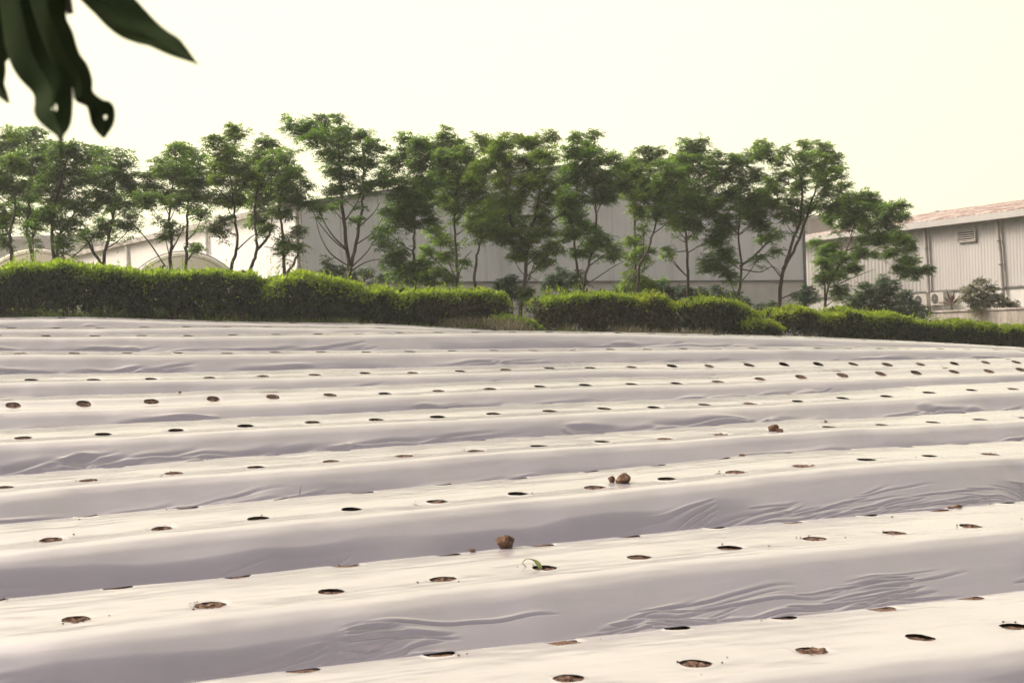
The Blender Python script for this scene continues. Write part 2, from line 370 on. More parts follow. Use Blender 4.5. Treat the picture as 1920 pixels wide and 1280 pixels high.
def film_z(k, s, w, wr=True):
    s = np.asarray(s, float); w = np.asarray(w, float)
    wv = (fbm(s * 1.3, s * 0 + k * 7.3, 3) - .45) * (.17 if k <= 4 else .13) + (vnoise(s * 5, s * 0 + k, 11) - .5) * .02
    we = w + wv * sstep(-.12, -.3, w) - (fbm(s * 1.6, s * 0 + k * 3.1, 8) - .45) * .05 * sstep(.5, .62, w)
    tw, tz = PT[k]
    z = zline(k, s) + np.interp(we, tw, tz)
    if k >= 5:                              # the film dips towards the camera along the front row of holes
        tau = .07 + (.26 * (sstep(4.6, 3.0, s) + sstep(7.5, 9.5, s)) if k == 6 else .24 * sstep(7.0, 9.5, s) if k == 7 else 0)
        z = z + tau * np.where(w > 0, w * np.exp(-(w / .13) ** 2), .1 * np.tanh(w / .1))
    side = sstep(-.20, -.50, w)
    # slack bulges and broad waves in the film
    z = z + (fbm(s * 1.1 + 3, w * 2.2 + k * 9, 21) - .45) * .034 * side
    z = z + (fbm(s * 2.0, w * 4 + k * 4, 31) - .45) * .010
    if wr:
        am = sstep(-.25, -.5, w) * (.2 + .8 * sstep(.35, .6, vnoise(s * .9 + k * 5, w * 0, 41)))
        for (cs_, cw_, dx, dy, ln, wd, dp) in CREASES[k]:                 # single taut folds
            x1 = cs_ + dx * ln; y1 = cw_ + dy * ln; m = np.nonzero((s > min(cs_, x1) - .03) & (s < max(cs_, x1) + .03) & (w > min(cw_, y1) - .07) & (w < max(cw_, y1) + .07))[0]
            if len(m) == 0: continue
            a = (s[m] - cs_) * dx + (w[m] - cw_) * dy; p = -(s[m] - cs_) * dy + (w[m] - cw_) * dx
            if dx < 0: p = -p
            p = p + .003 * np.sin(a * 4 + cs_ * 9) * ln
            t_ = np.clip(a / ln, 0, 1); tp_ = np.sin(np.pi * t_ ** .6) ** .8 * (a > 0) * (a < ln)
            ww = wd * (.5 + .8 * t_)
            z[m] += dp * tp_ * (-np.exp(-(p / ww) ** 2) + .25 * np.exp(-((p - 3 * ww) / (2 * ww)) ** 2))
        tuck = sstep(-.36, -.50, w) * sstep(*((.3, .6) if k <= 3 else (.5, .75)), vnoise(s * 1.1 + k * 7.7, w * 0, 46))   # film drawn in under the shoulder
        z = z - (.14 if k <= 3 else .05) * tuck + (fbm(s * 6, w * 13 + k, 48) - .45) * .005 * sstep(-.35, -.2, w)
    return z
def bedpt(k, s, w, z):
    x, y = sw2xy(s, C0[k] + w); return np.stack([x, y, z], -1)
def film_hit(k, u, v):                      # where the sight line meets the film of bed k
    r = ray(u, v); prev = None
    for w in np.linspace(-.5, .62, 450):
        P = r * ((C0[k] + w) / (r[:2] @ nv)); s = P[:2] @ tv
        dz = P[2] - float(film_z(k, np.array([s]), np.array([w]), False)[0])
        if prev is not None and prev > 0 and dz <= 0: return P, s, w
        prev = dz
    w = .5; P = r * ((C0[k] + w) / (r[:2] @ nv)); s = P[:2] @ tv
    P[2] = film_z(k, np.array([s]), np.array([w]), False)[0]; return P, s, w

# ------------------------------------------------------------------ ground sheet
bl_s = np.array([-40, 0, 2.5, 6, 9.8, 13, 16.2, 20.4, 28, 60]); bl_z = np.array([.45, .30, .20, .10, 0, -.25, -.62, -1.05, -1.2, -1.2])
def ground_z(x, y):
    x = np.asarray(x, float); y = np.asarray(y, float)
    s = x * tv[0] + y * tv[1]; c = x * nv[0] + y * nv[1]
    far = np.interp(s, bl_s, bl_z)
    ks = sorted(C0); cs = [C0[k] + .1 for k in ks]
    zk = np.stack([zline(k, s) - .46 for k in ks], -1)
    idx = np.clip(np.searchsorted(cs, c) - 1, 0, len(ks) - 2); c0 = np.array(cs)[idx]; c1 = np.array(cs)[idx + 1]
    t = np.clip((c - c0) / (c1 - c0), 0, 1)
    fz = np.take_along_axis(zk, idx[..., None], -1)[..., 0] * (1 - t) + np.take_along_axis(zk, idx[..., None] + 1, -1)[..., 0] * t
    b = sstep(18.7, 19.6, c)
    z = fz * (1 - b) + np.minimum(far, 1) * b
    z = z + (fbm(x * .8, y * .8, 5) - .45) * .06 * b
    z = np.where(c > 60, z, z)
    return z
gx = np.concatenate([-np.geomspace(900, 16, 22), np.linspace(-15, 30, 91), np.geomspace(31, 900, 22)])
gy = np.concatenate([-np.geomspace(300, 4, 10), np.linspace(-3, 62, 131), np.geomspace(64, 1500, 24)])
GX, GY = np.meshgrid(gx, gy); GZ = ground_z(GX, GY)
nxg, nyg = len(gx), len(gy)
idx = np.arange(nxg * nyg).reshape(nyg, nxg)
Q = np.stack([idx[:-1, :-1], idx[:-1, 1:], idx[1:, 1:], idx[1:, :-1]], -1).reshape(-1, 4)
g = link('ground', mesh_np('ground', np.stack([GX, GY, GZ], -1).reshape(-1, 3), Q, 'ground', smooth=True)); g['kind'] = 'structure'

# ------------------------------------------------------------------ beds
def soil_dish(seed):
    rg = np.random.RandomState(seed); V = [(0, 0, 0)]; R = [.015, .03, .045, .06, .08, .105, .135]; n = 16
    for r in R:
        for j in range(n):
            a = 2 * math.pi * j / n; V.append((r * math.cos(a), r * math.sin(a), rg.uniform(-.005, .006) + (.006 if rg.rand() < .12 and r < .07 else 0)))
    V[0] = (0, 0, rg.uniform(0, .012))
    fs = [[0, 1 + j, 1 + (j + 1) % n] for j in range(n)]
    for q in range(6):
        fs += [[1 + q * n + j, 1 + (q + 1) * n + j, 1 + (q + 1) * n + (j + 1) % n, 1 + q * n + (j + 1) % n] for j in range(n)]
    me = bpy.data.meshes.new('planting_hole'); me.from_pydata(V, [], fs); me.materials.append(MAT['soil'])
    me.update(); return me
DISH = [soil_dish(i) for i in range(6)]
BEDLABEL = {
0: 'silver plastic mulch bed nearest the camera, below the lower edge of the photo',
1: 'nearest silver mulch bed, cut off by the lower right corner, five front holes in view',
2: 'silver mulch bed with the big brown clod and the seedling on it',
3: 'silver mulch bed carrying the pair of clods on its top',
4: 'silver mulch bed with one small dark clod sitting in a hole on the right',
5: 'fifth silver mulch bed, small dark holes and long ripples along its top',
6: 'sixth silver mulch bed, wide brown soil showing in its tilted holes at the left',
7: 'seventh silver mulch bed, last one with a full row of clear dark holes',
8: 'narrow silver mulch bed behind the last bed whose full row of holes shows',
9: 'farthest silver mulch bed at the right, its crest against the hedge foot',
10: 'thin far silver mulch bed at the left, one row before the hedge',
11: 'last silver mulch bed at the upper left, right below the hedge stems'}
BEDS = {}
def build_bed(k):
    near = k <= 4
    step = .0125 if near else .025; n = 6 if near else 3
    S = ZS[k][0]; s_lo = S[0] + 4 - (1.6 if k > 0 else 1.2); s_hi = S[-1] - 4 + 1.8
    if k in (0, 1): s_lo = -1.2; s_hi = max(s_hi, 5.6)
    s_lo = round(s_lo / step) * step; ns = int(round((s_hi - s_lo) / step))
    sv = s_lo + np.arange(ns + 1) * step
    fine = .0021 if k <= 3 else .0036 if near else .006; mid_ = .007 if k <= 3 else .009 if near else .014
    wside = np.concatenate([np.arange(-.78, -.585, .014), np.arange(-.58, -.362, fine), np.arange(-.36, -.105, mid_)]); wtop = np.arange(-.1, .7501, step)
    if wtop[0] - wside[-1] < .004: wside = wside[:-1]
    wv = np.concatenate([wside, wtop]); nw = len(wv); i0 = len(wside)
    SS, WW = np.meshgrid(sv, wv, indexing='ij')
    holes = []
    rg = random.Random(100 + k)
    for row, wc, off in ((0, 0.0, 0.0), (1, .5, .25)):
        iw = i0 + int(round((wc + .1) / step))
        for h in HS[k]:
            js = int(round((h + off - s_lo) / step))
            if n + 2 < js < ns - n - 2: holes.append((js, iw, row))
    keep = np.ones((ns, nw - 1), bool)
    for js, iw, row in holes: keep[js - n:js + n, iw - n:iw + n] = False
    Vs = [SS.ravel()]; Vw = [WW.ravel()]; idx = np.arange((ns + 1) * nw).reshape(ns + 1, nw)
    Q = np.stack([idx[:-1, :-1], idx[1:, :-1], idx[1:, 1:], idx[:-1, 1:]], -1)[keep]
    Qs = [Q]; base = (ns + 1) * nw; dzs = [np.zeros(base)]
    hc = []
    for js, iw, row in holes:
        ring = [(js - n + i, iw - n) for i in range(2 * n)] + [(js + n, iw - n + i) for i in range(2 * n)] + \
               [(js + n - i, iw + n) for i in range(2 * n)] + [(js - n, iw + n - i) for i in range(2 * n)]
        m = len(ring); cs_, cw_ = sv[js], wv[iw]
        bi = np.array([idx[a, b] for a, b in ring])
        ps = np.array([sv[a] for a, b in ring]) - cs_; pw = np.array([wv[b] for a, b in ring]) - cw_
        ang = np.arctan2(pw, ps); rr = np.hypot(ps, pw)
        R = .057 * rg.uniform(.93, 1.07); ex = rg.uniform(.92, 1.04); a2 = rg.uniform(0, 6)
        rh = R * (1 + .04 * np.sin(2 * ang + a2) + .025 * np.sin(5 * ang + a2) + .02 * np.sin(11 * ang + 3 * a2))
        prev = bi; tl = rg.uniform(-.008, .002)
        for f in ((.5, 0.0), (.0, 1.0)):
            rad = rh + (rr - rh) * f[0]
            Vs.append(cs_ + rad * np.cos(ang)); Vw.append(cw_ + rad * np.sin(ang) * ex)
            dzs.append(np.full(m, f[1] * .002 + tl * (.4 + .6 * f[1])))
            cur = base + np.arange(m); base += m
            Qs.append(np.stack([prev, np.roll(prev, -1), np.roll(cur, -1), cur], -1)); prev = cur
        hc.append((cs_, cw_, row))
    Vs = np.concatenate(Vs); Vw = np.concatenate(Vw); dz = np.concatenate(dzs)
    Z = film_z(k, Vs, Vw) + dz
    P = bedpt(k, Vs, Vw, Z)
    mid = .5 * (s_lo + s_hi); ox, oy = sw2xy(mid, C0[k]); oz = float(zline(k, np.array([mid]))[0]) - .33
    t = thing('raised_bed', (ox, oy, oz), BEDLABEL[k], 'raised bed', 'silver mulched beds across the field')
    BEDS[k] = t
    link('plastic_film', mesh_np('plastic_film', P - (ox, oy, oz), np.concatenate(Qs), 'silver_film', smooth=True), t)
    # soil body below the film
    s2 = np.arange(s_lo + .02, s_hi - .02, .1); w2 = np.linspace(-.6, .64, 14); A, B = np.meshgrid(s2, w2, indexing='ij')
    Zs = film_z(k, A.ravel(), B.ravel(), False) - .085; Zs[(np.abs(B.ravel()) > .55)] -= .03
    PS = bedpt(k, A.ravel(), B.ravel(), Zs); id2 = np.arange(len(s2) * len(w2)).reshape(len(s2), len(w2))
    Q2 = np.stack([id2[:-1, :-1], id2[1:, :-1], id2[1:, 1:], id2[:-1, 1:]], -1).reshape(-1, 4)
    link('soil_core', mesh_np('soil_core', PS - (ox, oy, oz), Q2, 'soil', smooth=True), t)
    for cs_, cw_, row in hc:
        z0 = film_z(k, np.array([cs_, cs_ + .05, cs_ - .05, cs_, cs_]), np.array([cw_, cw_, cw_, cw_ + .05, cw_ - .05]), False)
        p = bedpt(k, cs_, cw_, z0[0])
        o = link('planting_hole', rg.choice(DISH), t)
        dep = rg.choice([.005, .007, .009, .012, .016]) if k < 5 else rg.choice([.008, .012, .018, .026])
        ax = Vector((tv[0], tv[1], (z0[1] - z0[2]) / .1)).normalized(); ay = Vector((nv[0], nv[1], (z0[3] - z0[4]) / .1)).normalized()
        az = ax.cross(ay).normalized(); a = rg.uniform(0, 6.28)
        ax2 = ax * math.cos(a) + ay * math.sin(a); ay2 = az.cross(ax2)
        mm = Matrix.Identity(4)
        for i in range(3): mm[i][0] = ax2[i]; mm[i][1] = ay2[i]; mm[i][2] = az[i]
        if row == 1: mm = mm @ Matrix.Diagonal((.5, .5, .4, 1)); dep = .009
        mm.translation = Vector((p[0] - ox, p[1] - oy, p[2] - oz)) - az * dep
        o.matrix_local = mm
for k in sorted(C0): build_bed(k)

# ------------------------------------------------------------------ leaves and foliage in numpy
def quads_from(C, D, W, L, Wd, curl=0):
    """diamond leaves: centre base C, direction D, side W (unit), lengths L, widths Wd"""
    n = len(C); L = L[:, None]; Wd = Wd[:, None]
    V = np.stack([C, C + D * L * .45 + W * Wd * .5, C + D * L, C + D * L * .45 - W * Wd * .5], 1).reshape(-1, 3)
    return V, np.arange(4 * n).reshape(n, 4)
def unit(v): return v / (np.linalg.norm(v, axis=-1, keepdims=True) + 1e-9)
def fronds(rg, base, direc, length, pairs=7, droop=.5, lw=.36):
    """compound leaves: base (n,3), initial direction (n,3), length (n,)"""
    n = len(base); out = []
    up = np.array([0, 0, 1.])
    side = unit(np.cross(direc, up) + rg.normal(0, .25, (n, 3)))
    for i in range(pairs + 1):
        t = (i + .8) / (pairs + .8)
        P = base + direc * (length * t)[:, None]; P[:, 2] -= droop * length * t * t
        tang = direc.copy(); tang[:, 2] -= 2 * droop * t; tang = unit(tang)
        size = length * (.30 * math.sin(math.pi * (0.18 + .72 * t)) + .04)
        nrm = unit(np.cross(side, tang))
        sgns = (1, -1) if i < pairs else (0,)
        for sg in sgns:
            jit = rg.normal(0, .18, (n, 3))
            D = unit(side * sg * .95 + tang * (.45 if sg else 1) + jit - nrm * .12)
            Wv = unit(np.cross(D, nrm + rg.normal(0, .22, (n, 3))))
            out.append((P, D, Wv, size, size * lw))
    C = np.concatenate([o[0] for o in out]); D = np.concatenate([o[1] for o in out]); W = np.concatenate([o[2] for o in out])
    L = np.concatenate([o[3] for o in out]); Wd = np.concatenate([o[4] for o in out])
    return C, D, W, L, Wd
def clump_leaves(rg, c, r, dens=1.0, fl=.26, flat=.8, along=None):
    nr = max(4, int(round(28 * dens * (r / .32) ** 1.6)))
    d = unit(rg.normal(0, 1, (nr, 3))) * (rg.uniform(.15, 1, nr) ** .5)[:, None] * r * .92; d[:, 2] *= flat
    tips = c + d
    if along is not None: tips = np.concatenate([tips, along + rg.normal(0, .07, along.shape)])
    B = []; Dd = []; Ls = []
    for tpt in tips:
        m = rg.randint(6, 10); a = rg.uniform(0, 6.28) + np.arange(m) * 2.4
        el = rg.uniform(-.15, .95, m)
        dd = np.stack([np.cos(a) * np.cos(el), np.sin(a) * np.cos(el), np.sin(el)], -1)
        B.append(np.repeat(tpt[None], m, 0) + rg.normal(0, .015, (m, 3))); Dd.append(dd); Ls.append(rg.uniform(.65, 1.15, m) * fl)
    return np.concatenate(B), np.concatenate(Dd), np.concatenate(Ls), tips
def bez(p0, p1, p2, n=6):
    t = np.linspace(0, 1, n)[:, None]; return (1 - t) ** 2 * p0 + 2 * t * (1 - t) * p1 + t * t * p2
def spline(P, n=5):
    P = np.array(P, float)
    if len(P) < 3: return np.array([P[0] + (P[-1] - P[0]) * t for t in np.linspace(0, 1, n * 2)])
    out = []
    Q = np.vstack([2 * P[0] - P[1], P, 2 * P[-1] - P[-2]])
    for i in range(1, len(Q) - 2):
        for t in np.linspace(0, 1, n, endpoint=False):
            a, b, c, d = Q[i - 1:i + 3]
            out.append(.5 * (2 * b + (c - a) * t + (2 * a - 5 * b + 4 * c - d) * t * t + (3 * b - a - 3 * c + d) * t ** 3))
    out.append(P[-1]); return np.array(out)
def tree(name, label, cat, cc, stems, clumps, group, seed, leaf='tree_leaf', rad=.045, dens=1.0, bare=(), fl=.20, depth=.55, bark='bark'):
    rg = np.random.RandomState(seed)
    u, v = stems[0][0]; base = atc(u, v, cc)
    gz = float(ground_z(base[0], base[1])); root = (base[0], base[1], gz)
    t = thing(name, root, label, cat, group)
    mb = MB(); TR = []
    for i, st in enumerate(stems):
        dy = np.cumsum(rg.normal(0, .09, len(st))); dy -= dy[0]
        P = [atc(a, b, cc + dy[j]) for j, (a, b) in enumerate(st)]
        if i == 0: P = [np.array([P[0][0], P[0][1], gz - .1])] + P if P[0][2] > gz - .05 else P
        S = spline(P, 6); L = len(S)
        S[1:-1] += rg.normal(0, .008, (L - 2, 3))
        R = np.linspace(rad * (1 if i == 0 else .75), rad * .32, L)
        mb.tube(S, R, 7); TR += [(S[j], R[j]) for j in range(L)]
    TP = np.array([x[0] for x in TR]); TRr = np.array([x[1] for x in TR])
    B = []; D = []; Ls = []
    def _dist(cl):
        q = atc(cl[0], cl[1], cc); return np.min(np.linalg.norm(TP - q, axis=1))
    for cl in sorted(clumps, key=_dist):
        cu, cv, cr = cl[:3]
        c = atc(cu, cv, cc + rg.uniform(-depth, depth)); r = cr * c[1] / F
        hd = np.hypot(TP[:, 0] - c[0], TP[:, 1] - c[1]); dz = c[2] - TP[:, 2]
        cost = np.abs(dz - hd * .8 - .08) * .7 + np.linalg.norm(TP - c, axis=1) * .55 + np.where(TP[:, 2] < gz + .4, 5, 0)
        j = int(np.argmin(cost)); p0 = TP[j]; dd = c - p0
        p1 = p0 + dd * np.array([.6, .6, .35]) + rg.normal(0, .04, 3)
        br = bez(p0, p1, c - np.array([0, 0, r * .2]), 7); rb = min(TRr[j] * .6, .006 + .012 * np.linalg.norm(dd))
        mb.tube(br, np.linspace(rb, .005, 7), 5)
        TP = np.concatenate([TP, br[2:6]]); TRr = np.concatenate([TRr, np.linspace(rb, .005, 7)[2:6]])
        b, d, l, tips = clump_leaves(rg, c, r, dens, fl, along=br[[3, 4, 5]] if cr > 13 else br[[5]])
        for tp in tips[:6]: mb.tube([br[-2], (br[-2] + tp) / 2 + rg.normal(0, .02, 3), tp], [.006, .004, .003], 4, cap=False)
        B.append(b); D.append(d); Ls.append(l)
    for bb in bare:
        P = [atc(a, b_, cc + rg.normal(0, .1)) for a, b_ in bb]; S = spline(P, 5)
        mb.tube(S, np.linspace(.014, .005, len(S)), 5)
    mb.build('trunk', bark, t, root)
    C, Dn, W, L, Wd = fronds(rg, np.concatenate(B), np.concatenate(D), np.concatenate(Ls))
    V, Q = quads_from(C, Dn, W, L, Wd)
    link('crown', mesh_np('crown', V - np.array(root), Q, leaf), t)
    return t

TG = 'young trees in the row before the warehouse'
TREES = [
('leafy young tree at the left edge of the photo, cut by the frame', 23.0, [[(22,492),(18,440),(28,380),(15,300)]],
 [(8,262,34),(-20,280,36),(15,315,38),(-15,340,36),(25,350,30),(8,400,30),(-15,420,26),(0,445,22)], ()),
('young tree just right of the leftmost one, behind the hanging leaves', 24.2, [[(62,492),(50,430),(60,360),(62,290)]],
 [(52,258,30),(84,280,32),(45,305,36),(75,325,34),(55,360,34),(35,395,26),(75,400,30),(60,430,20)], ()),
('dense young tree whose crown sits right below the tip of the hanging leaf', 23.0, [[(102,497),(98,430),(110,360),(125,300)], [(105,490),(112,440),(140,400)]],
 [(115,285,34),(148,290,32),(105,325,36),(142,335,34),(90,365,28),(118,375,32),(155,385,30),(100,410,28),(135,425,26),(120,455,20)], ()),
('broad young tree with a bare leaning branch at its foot, fourth from the left', 24.0, [[(195,500),(205,440),(215,380),(210,320)], [(192,498),(165,455),(150,440)]],
 [(185,298,32),(222,300,30),(165,330,28),(205,335,36),(243,340,30),(180,375,30),(225,385,30),(262,365,24),(200,420,26),(245,420,22),(170,440,22),(280,385,16)],
 ([(110,500),(150,470),(190,430),(230,395)], [(130,498),(112,470),(100,450)])),
('slim young tree in front of the right hand polytunnel arch', 23.0, [[(320,504),(322,455),(318,405),(325,340)]],
 [(328,280,20),(305,310,24),(325,325,30),(285,335,24),(300,360,28),(275,370,22),(330,375,24),(322,425,15),(310,440,10)],
 ([(310,500),(280,455),(250,420),(238,402)], [(322,470),(338,440),(350,420)])),
('young tree with a low forked twig, right of the slim one by the polytunnel', 24.0, [[(348,504),(350,450),(353,385),(355,320)]],
 [(345,285,22),(362,308,30),(350,335,30),(380,335,26),(365,365,28),(390,370,20),(380,395,18),(365,462,8),(372,470,7)], ([(350,490),(368,465),(372,455)],)),
('young tree with two thin tufts rising above its crown', 23.2, [[(433,514),(445,460),(440,400),(432,330)]],
 [(436,242,17),(440,262,18),(400,270,20),(425,290,22),(410,305,22),(440,315,30),(460,335,28),(418,335,24),(445,370,26),(425,375,18),(405,425,16),(420,415,14)],
 ([(443,470),(470,445),(495,430)], [(440,390),(415,360),(400,345)])),
('young tree with a curved stem and round crown over the eave of the white wall', 24.0, [[(468,518),(482,470),(478,420),(478,380),(490,310)], [(482,468),(505,440),(510,410)]],
 [(498,278,26),(478,300,26),(515,300,28),(495,330,34),(530,325,24),(475,345,24),(510,365,28),(480,380,28),(482,410,20),(500,425,14)], ()),
('slender young tree beside the downpipe at the warehouse corner', 23.2, [[(533,520),(532,450),(523,390),(535,320)], [(537,516),(555,485),(563,465)]],
 [(545,292,20),(548,320,26),(530,350,26),(562,350,24),(545,378,26),(572,378,20),(525,395,18),(538,452,20),(556,435,16),(530,470,13),(560,462,12)], ([(535,470),(510,465),(495,462)],)),
('tallest tree of the row with two stems and many bare side branches', 23.6, [[(655,522),(648,440),(640,370),(636,290),(630,240)], [(655,512),(672,430),(682,350),(680,280)]],
 [(545,238,15),(568,250,20),(592,262,24),(575,232,14),(602,228,17),(598,245,17),(636,225,15),(640,245,18),(622,262,20),(650,268,18),(672,255,18),(615,290,22),(650,295,22),(690,275,18),(625,320,22),(660,330,20),(640,355,20),(695,310,14),(712,280,14),(682,350,18),(620,360,16),(700,345,14),(668,300,14),(598,390,12),(620,385,12),(668,415,9),(725,345,12)],
 ([(650,470),(625,450),(600,420),(585,395)], [(655,500),(620,475),(600,440),(590,400)], [(665,460),(700,435),(725,395)], [(660,500),(690,470),(712,430)], [(655,510),(690,490),(730,485)], [(668,430),(700,400),(712,380)])),
('tree whose straight bare trunk opens in an umbrella of branches', 23.4, [[(775,536),(776,480),(777,428),(775,370)]],
 [(765,262,18),(790,272,20),(757,290,22),(735,312,24),(790,305,26),(720,338,20),(748,345,26),(785,345,30),(815,345,20),(755,380,30),(790,385,28),(735,400,24),(725,425,18),(712,440,12),(765,415,18),(745,470,18),(732,492,18),(720,462,12),(762,505,18),(785,500,18),(740,515,16)],
 ([(776,428),(750,408),(730,402)], [(776,428),(800,415),(830,405)])),
('dark leafy tree with a long bare trunk left of the gap in the hedge', 24.4, [[(858,537),(855,470),(852,400),(862,320)]],
 [(838,252,19),(815,275,20),(850,275,24),(880,285,22),(835,300,28),(870,310,30),(840,335,30),(880,345,28),(815,325,20),(905,365,24),(860,375,26),(895,395,24),(830,375,20),(825,450,20),(838,478,18),(812,430,16),(800,470,16),(790,498,18),(868,490,8)],
 ([(858,500),(875,480),(885,470)], [(856,440),(880,425)])),
('small lollipop tree with a thin leaning stem left of the big tree', 23.0, [[(890,534),(895,480),(903,445)]],
 [(905,430,20),(922,440,16),(890,425,15),(908,408,18),(925,420,15)], ()),
('big tree standing in the gap of the hedge, trunk seen to its foot', 22.6, [[(974,600),(984,530),(990,450),(1008,390),(1012,310)], [(988,460),(965,430),(950,380),(955,320)], [(990,450),(1020,425),(1060,395)]],
 [(896,260,13),(920,270,20),(945,268,20),(975,262,22),(1000,272,22),(1030,258,18),(1018,285,22),(925,298,26),(958,300,28),(992,305,28),(1030,300,18),(905,315,18),(945,335,28),(985,340,28),(1015,335,18),(940,370,24),(970,375,24),(1020,375,20),(945,405,24),(970,420,24),(1010,405,24),(1025,430,20),(955,445,24),(930,435,18),(975,470,18),(1035,465,20),(1020,490,16),(1000,440,18),(965,485,12),(988,548,14),(1005,480,14)], ([(985,520),(1005,505),(1025,480)], [(986,500),(1010,475)])),
('tree with a pair of leaning stems and a low second crown', 23.4, [[(1093,545),(1105,490),(1118,430),(1115,370),(1105,300)], [(1088,545),(1078,470),(1076,400),(1085,330)]],
 [(1082,262,16),(1100,275,18),(1115,252,12),(1070,285,20),(1112,295,24),(1140,298,22),(1088,305,26),(1160,315,20),(1065,335,24),(1102,335,28),(1138,335,28),(1165,345,18),(1055,375,22),(1082,375,26),(1120,365,22),(1062,400,20),(1085,412,20),(1145,365,18),(1075,440,16),(1100,430,20),(1125,448,22),(1145,465,16),(1105,462,18),(1085,475,12),(1150,485,12)],
 ([(1078,480),(1090,455),(1105,440)], [(1088,540),(1120,520),(1150,500),(1170,490)])),
('straight slim tree with small leaf tufts low on its stem', 24.2, [[(1190,548),(1191,470),(1189,390),(1195,320)]],
 [(1205,288,18),(1235,285,17),(1190,308,22),(1222,312,26),(1175,330,20),(1202,338,24),(1235,340,20),(1185,365,22),(1210,370,18),(1192,395,14),(1188,455,17),(1200,472,17),(1178,478,14),(1210,490,9),(1185,520,16),(1205,528,16),(1180,538,14),(1220,535,12)], ()),
('tree with a bare stem leaning right in front of the grey wall', 23.4, [[(1196,520),(1215,465),(1232,410),(1245,350)]],
 [(1250,310,22),(1265,330,24),(1242,345,24),(1270,360,26),(1240,375,24),(1262,388,22),(1228,395,14),(1290,375,20),(1218,470,8)], ([(1170,545),(1190,520),(1225,495)],)),
('tree with dark drooping crown beside the bare part of the grey wall', 24.0, [[(1290,545),(1289,480),(1285,430),(1290,350),(1295,290)]],
 [(1285,272,18),(1312,270,16),(1298,292,24),(1268,298,18),(1322,300,14),(1285,320,26),(1315,325,22),(1295,350,26),(1330,350,20),(1275,380,24),(1305,385,26),(1285,410,26),(1305,425,20),(1262,405,18),(1265,425,12),(1250,475,8),(1252,468,6),(1330,390,18)],
 ([(1289,470),(1270,472),(1252,470)], [(1288,475),(1310,462),(1325,458)], [(1287,450),(1265,425)])),
('spreading tree with a long low branch reaching right', 23.4, [[(1385,562),(1390,505),(1385,440),(1390,370)], [(1388,500),(1425,470),(1460,432)]],
 [(1340,298,18),(1368,305,22),(1400,300,20),(1350,328,24),(1385,332,28),(1418,328,22),(1440,345,20),(1365,362,26),(1400,368,28),(1432,372,22),(1345,380,20),(1380,398,26),(1415,400,22),(1355,410,18),(1345,440,20),(1362,425,14),(1335,455,18),(1355,470,18),(1330,490,17),(1350,500,18),(1365,515,14),(1365,485,14),(1435,450,14),(1455,440,12),(1450,470,12),(1420,485,9),(1320,505,12),(1430,425,16)],
 ([(1388,520),(1370,510),(1355,495)], [(1385,440),(1365,418),(1355,405)], [(1386,440),(1410,415)], [(1392,505),(1425,510),(1450,500),(1470,520)])),
('tree at the right corner of the grey wall, two curved stems side by side', 22.8, [[(1462,585),(1466,520),(1484,460),(1500,410),(1503,345),(1485,290)], [(1468,505),(1495,455),(1515,400),(1540,320)]],
 [(1428,272,17),(1420,288,15),(1440,292,17),(1458,302,15),(1468,282,12),(1510,272,15),(1508,292,18),(1540,278,20),(1535,300,24),(1560,300,20),(1500,320,18),(1530,328,26),(1565,328,24),(1470,332,18),(1498,350,20),(1545,355,26),(1580,350,18),(1455,355,20),(1480,378,22),(1520,385,20),(1560,385,22),(1590,378,12),(1445,385,16),(1490,410,16),(1470,405,14)],
 ([(1500,415),(1530,400),(1555,390)], [(1465,520),(1440,490),(1420,470)], [(1464,560),(1500,545),(1530,535)])),
('low wide tree with leaning stem between the two factory buildings', 23.6, [[(1547,580),(1556,530),(1585,475),(1602,420)], [(1548,575),(1545,530),(1540,500)]],
 [(1600,372,20),(1630,370,20),(1575,392,22),(1610,398,26),(1645,392,24),(1552,410,16),(1590,420,22),(1630,422,24),(1675,390,16),(1690,385,12),(1690,405,14),(1665,418,20),(1650,448,20),(1682,445,20),(1700,460,18),(1672,475,16),(1705,490,18),(1690,508,17),(1715,512,17),(1735,505,12),(1555,470,22),(1545,495,20),(1580,485,20),(1610,475,16),(1565,515,20),(1598,505,16),(1540,520,14),(1575,545,18),(1635,475,10),(1530,455,10),(1620,450,10)],
 ([(1556,540),(1600,520),(1640,505)], [(1585,470),(1640,455),(1670,455)])),
]
rgx = random.Random(8)
for i, (lab, cc, st, cl, bare) in enumerate(TREES):
    if 10 <= i <= 18:                       # foliage hanging lower and filling between the crowns
        cl = cl + [(a + rgx.uniform(-24, 24), b + rgx.uniform(14, 40), r * rgx.uniform(.6, .9)) for a, b, r in cl if b < 425 and rgx.random() < .38]
    tree('young_tree', lab, 'tree', cc, st, cl, TG, 300 + i, bare=bare, rad=.046 if i in (9, 13, 19) else .036, dens=1.45 if i == 20 else 1.15 if i in (10, 11, 13, 14) else 1.0)

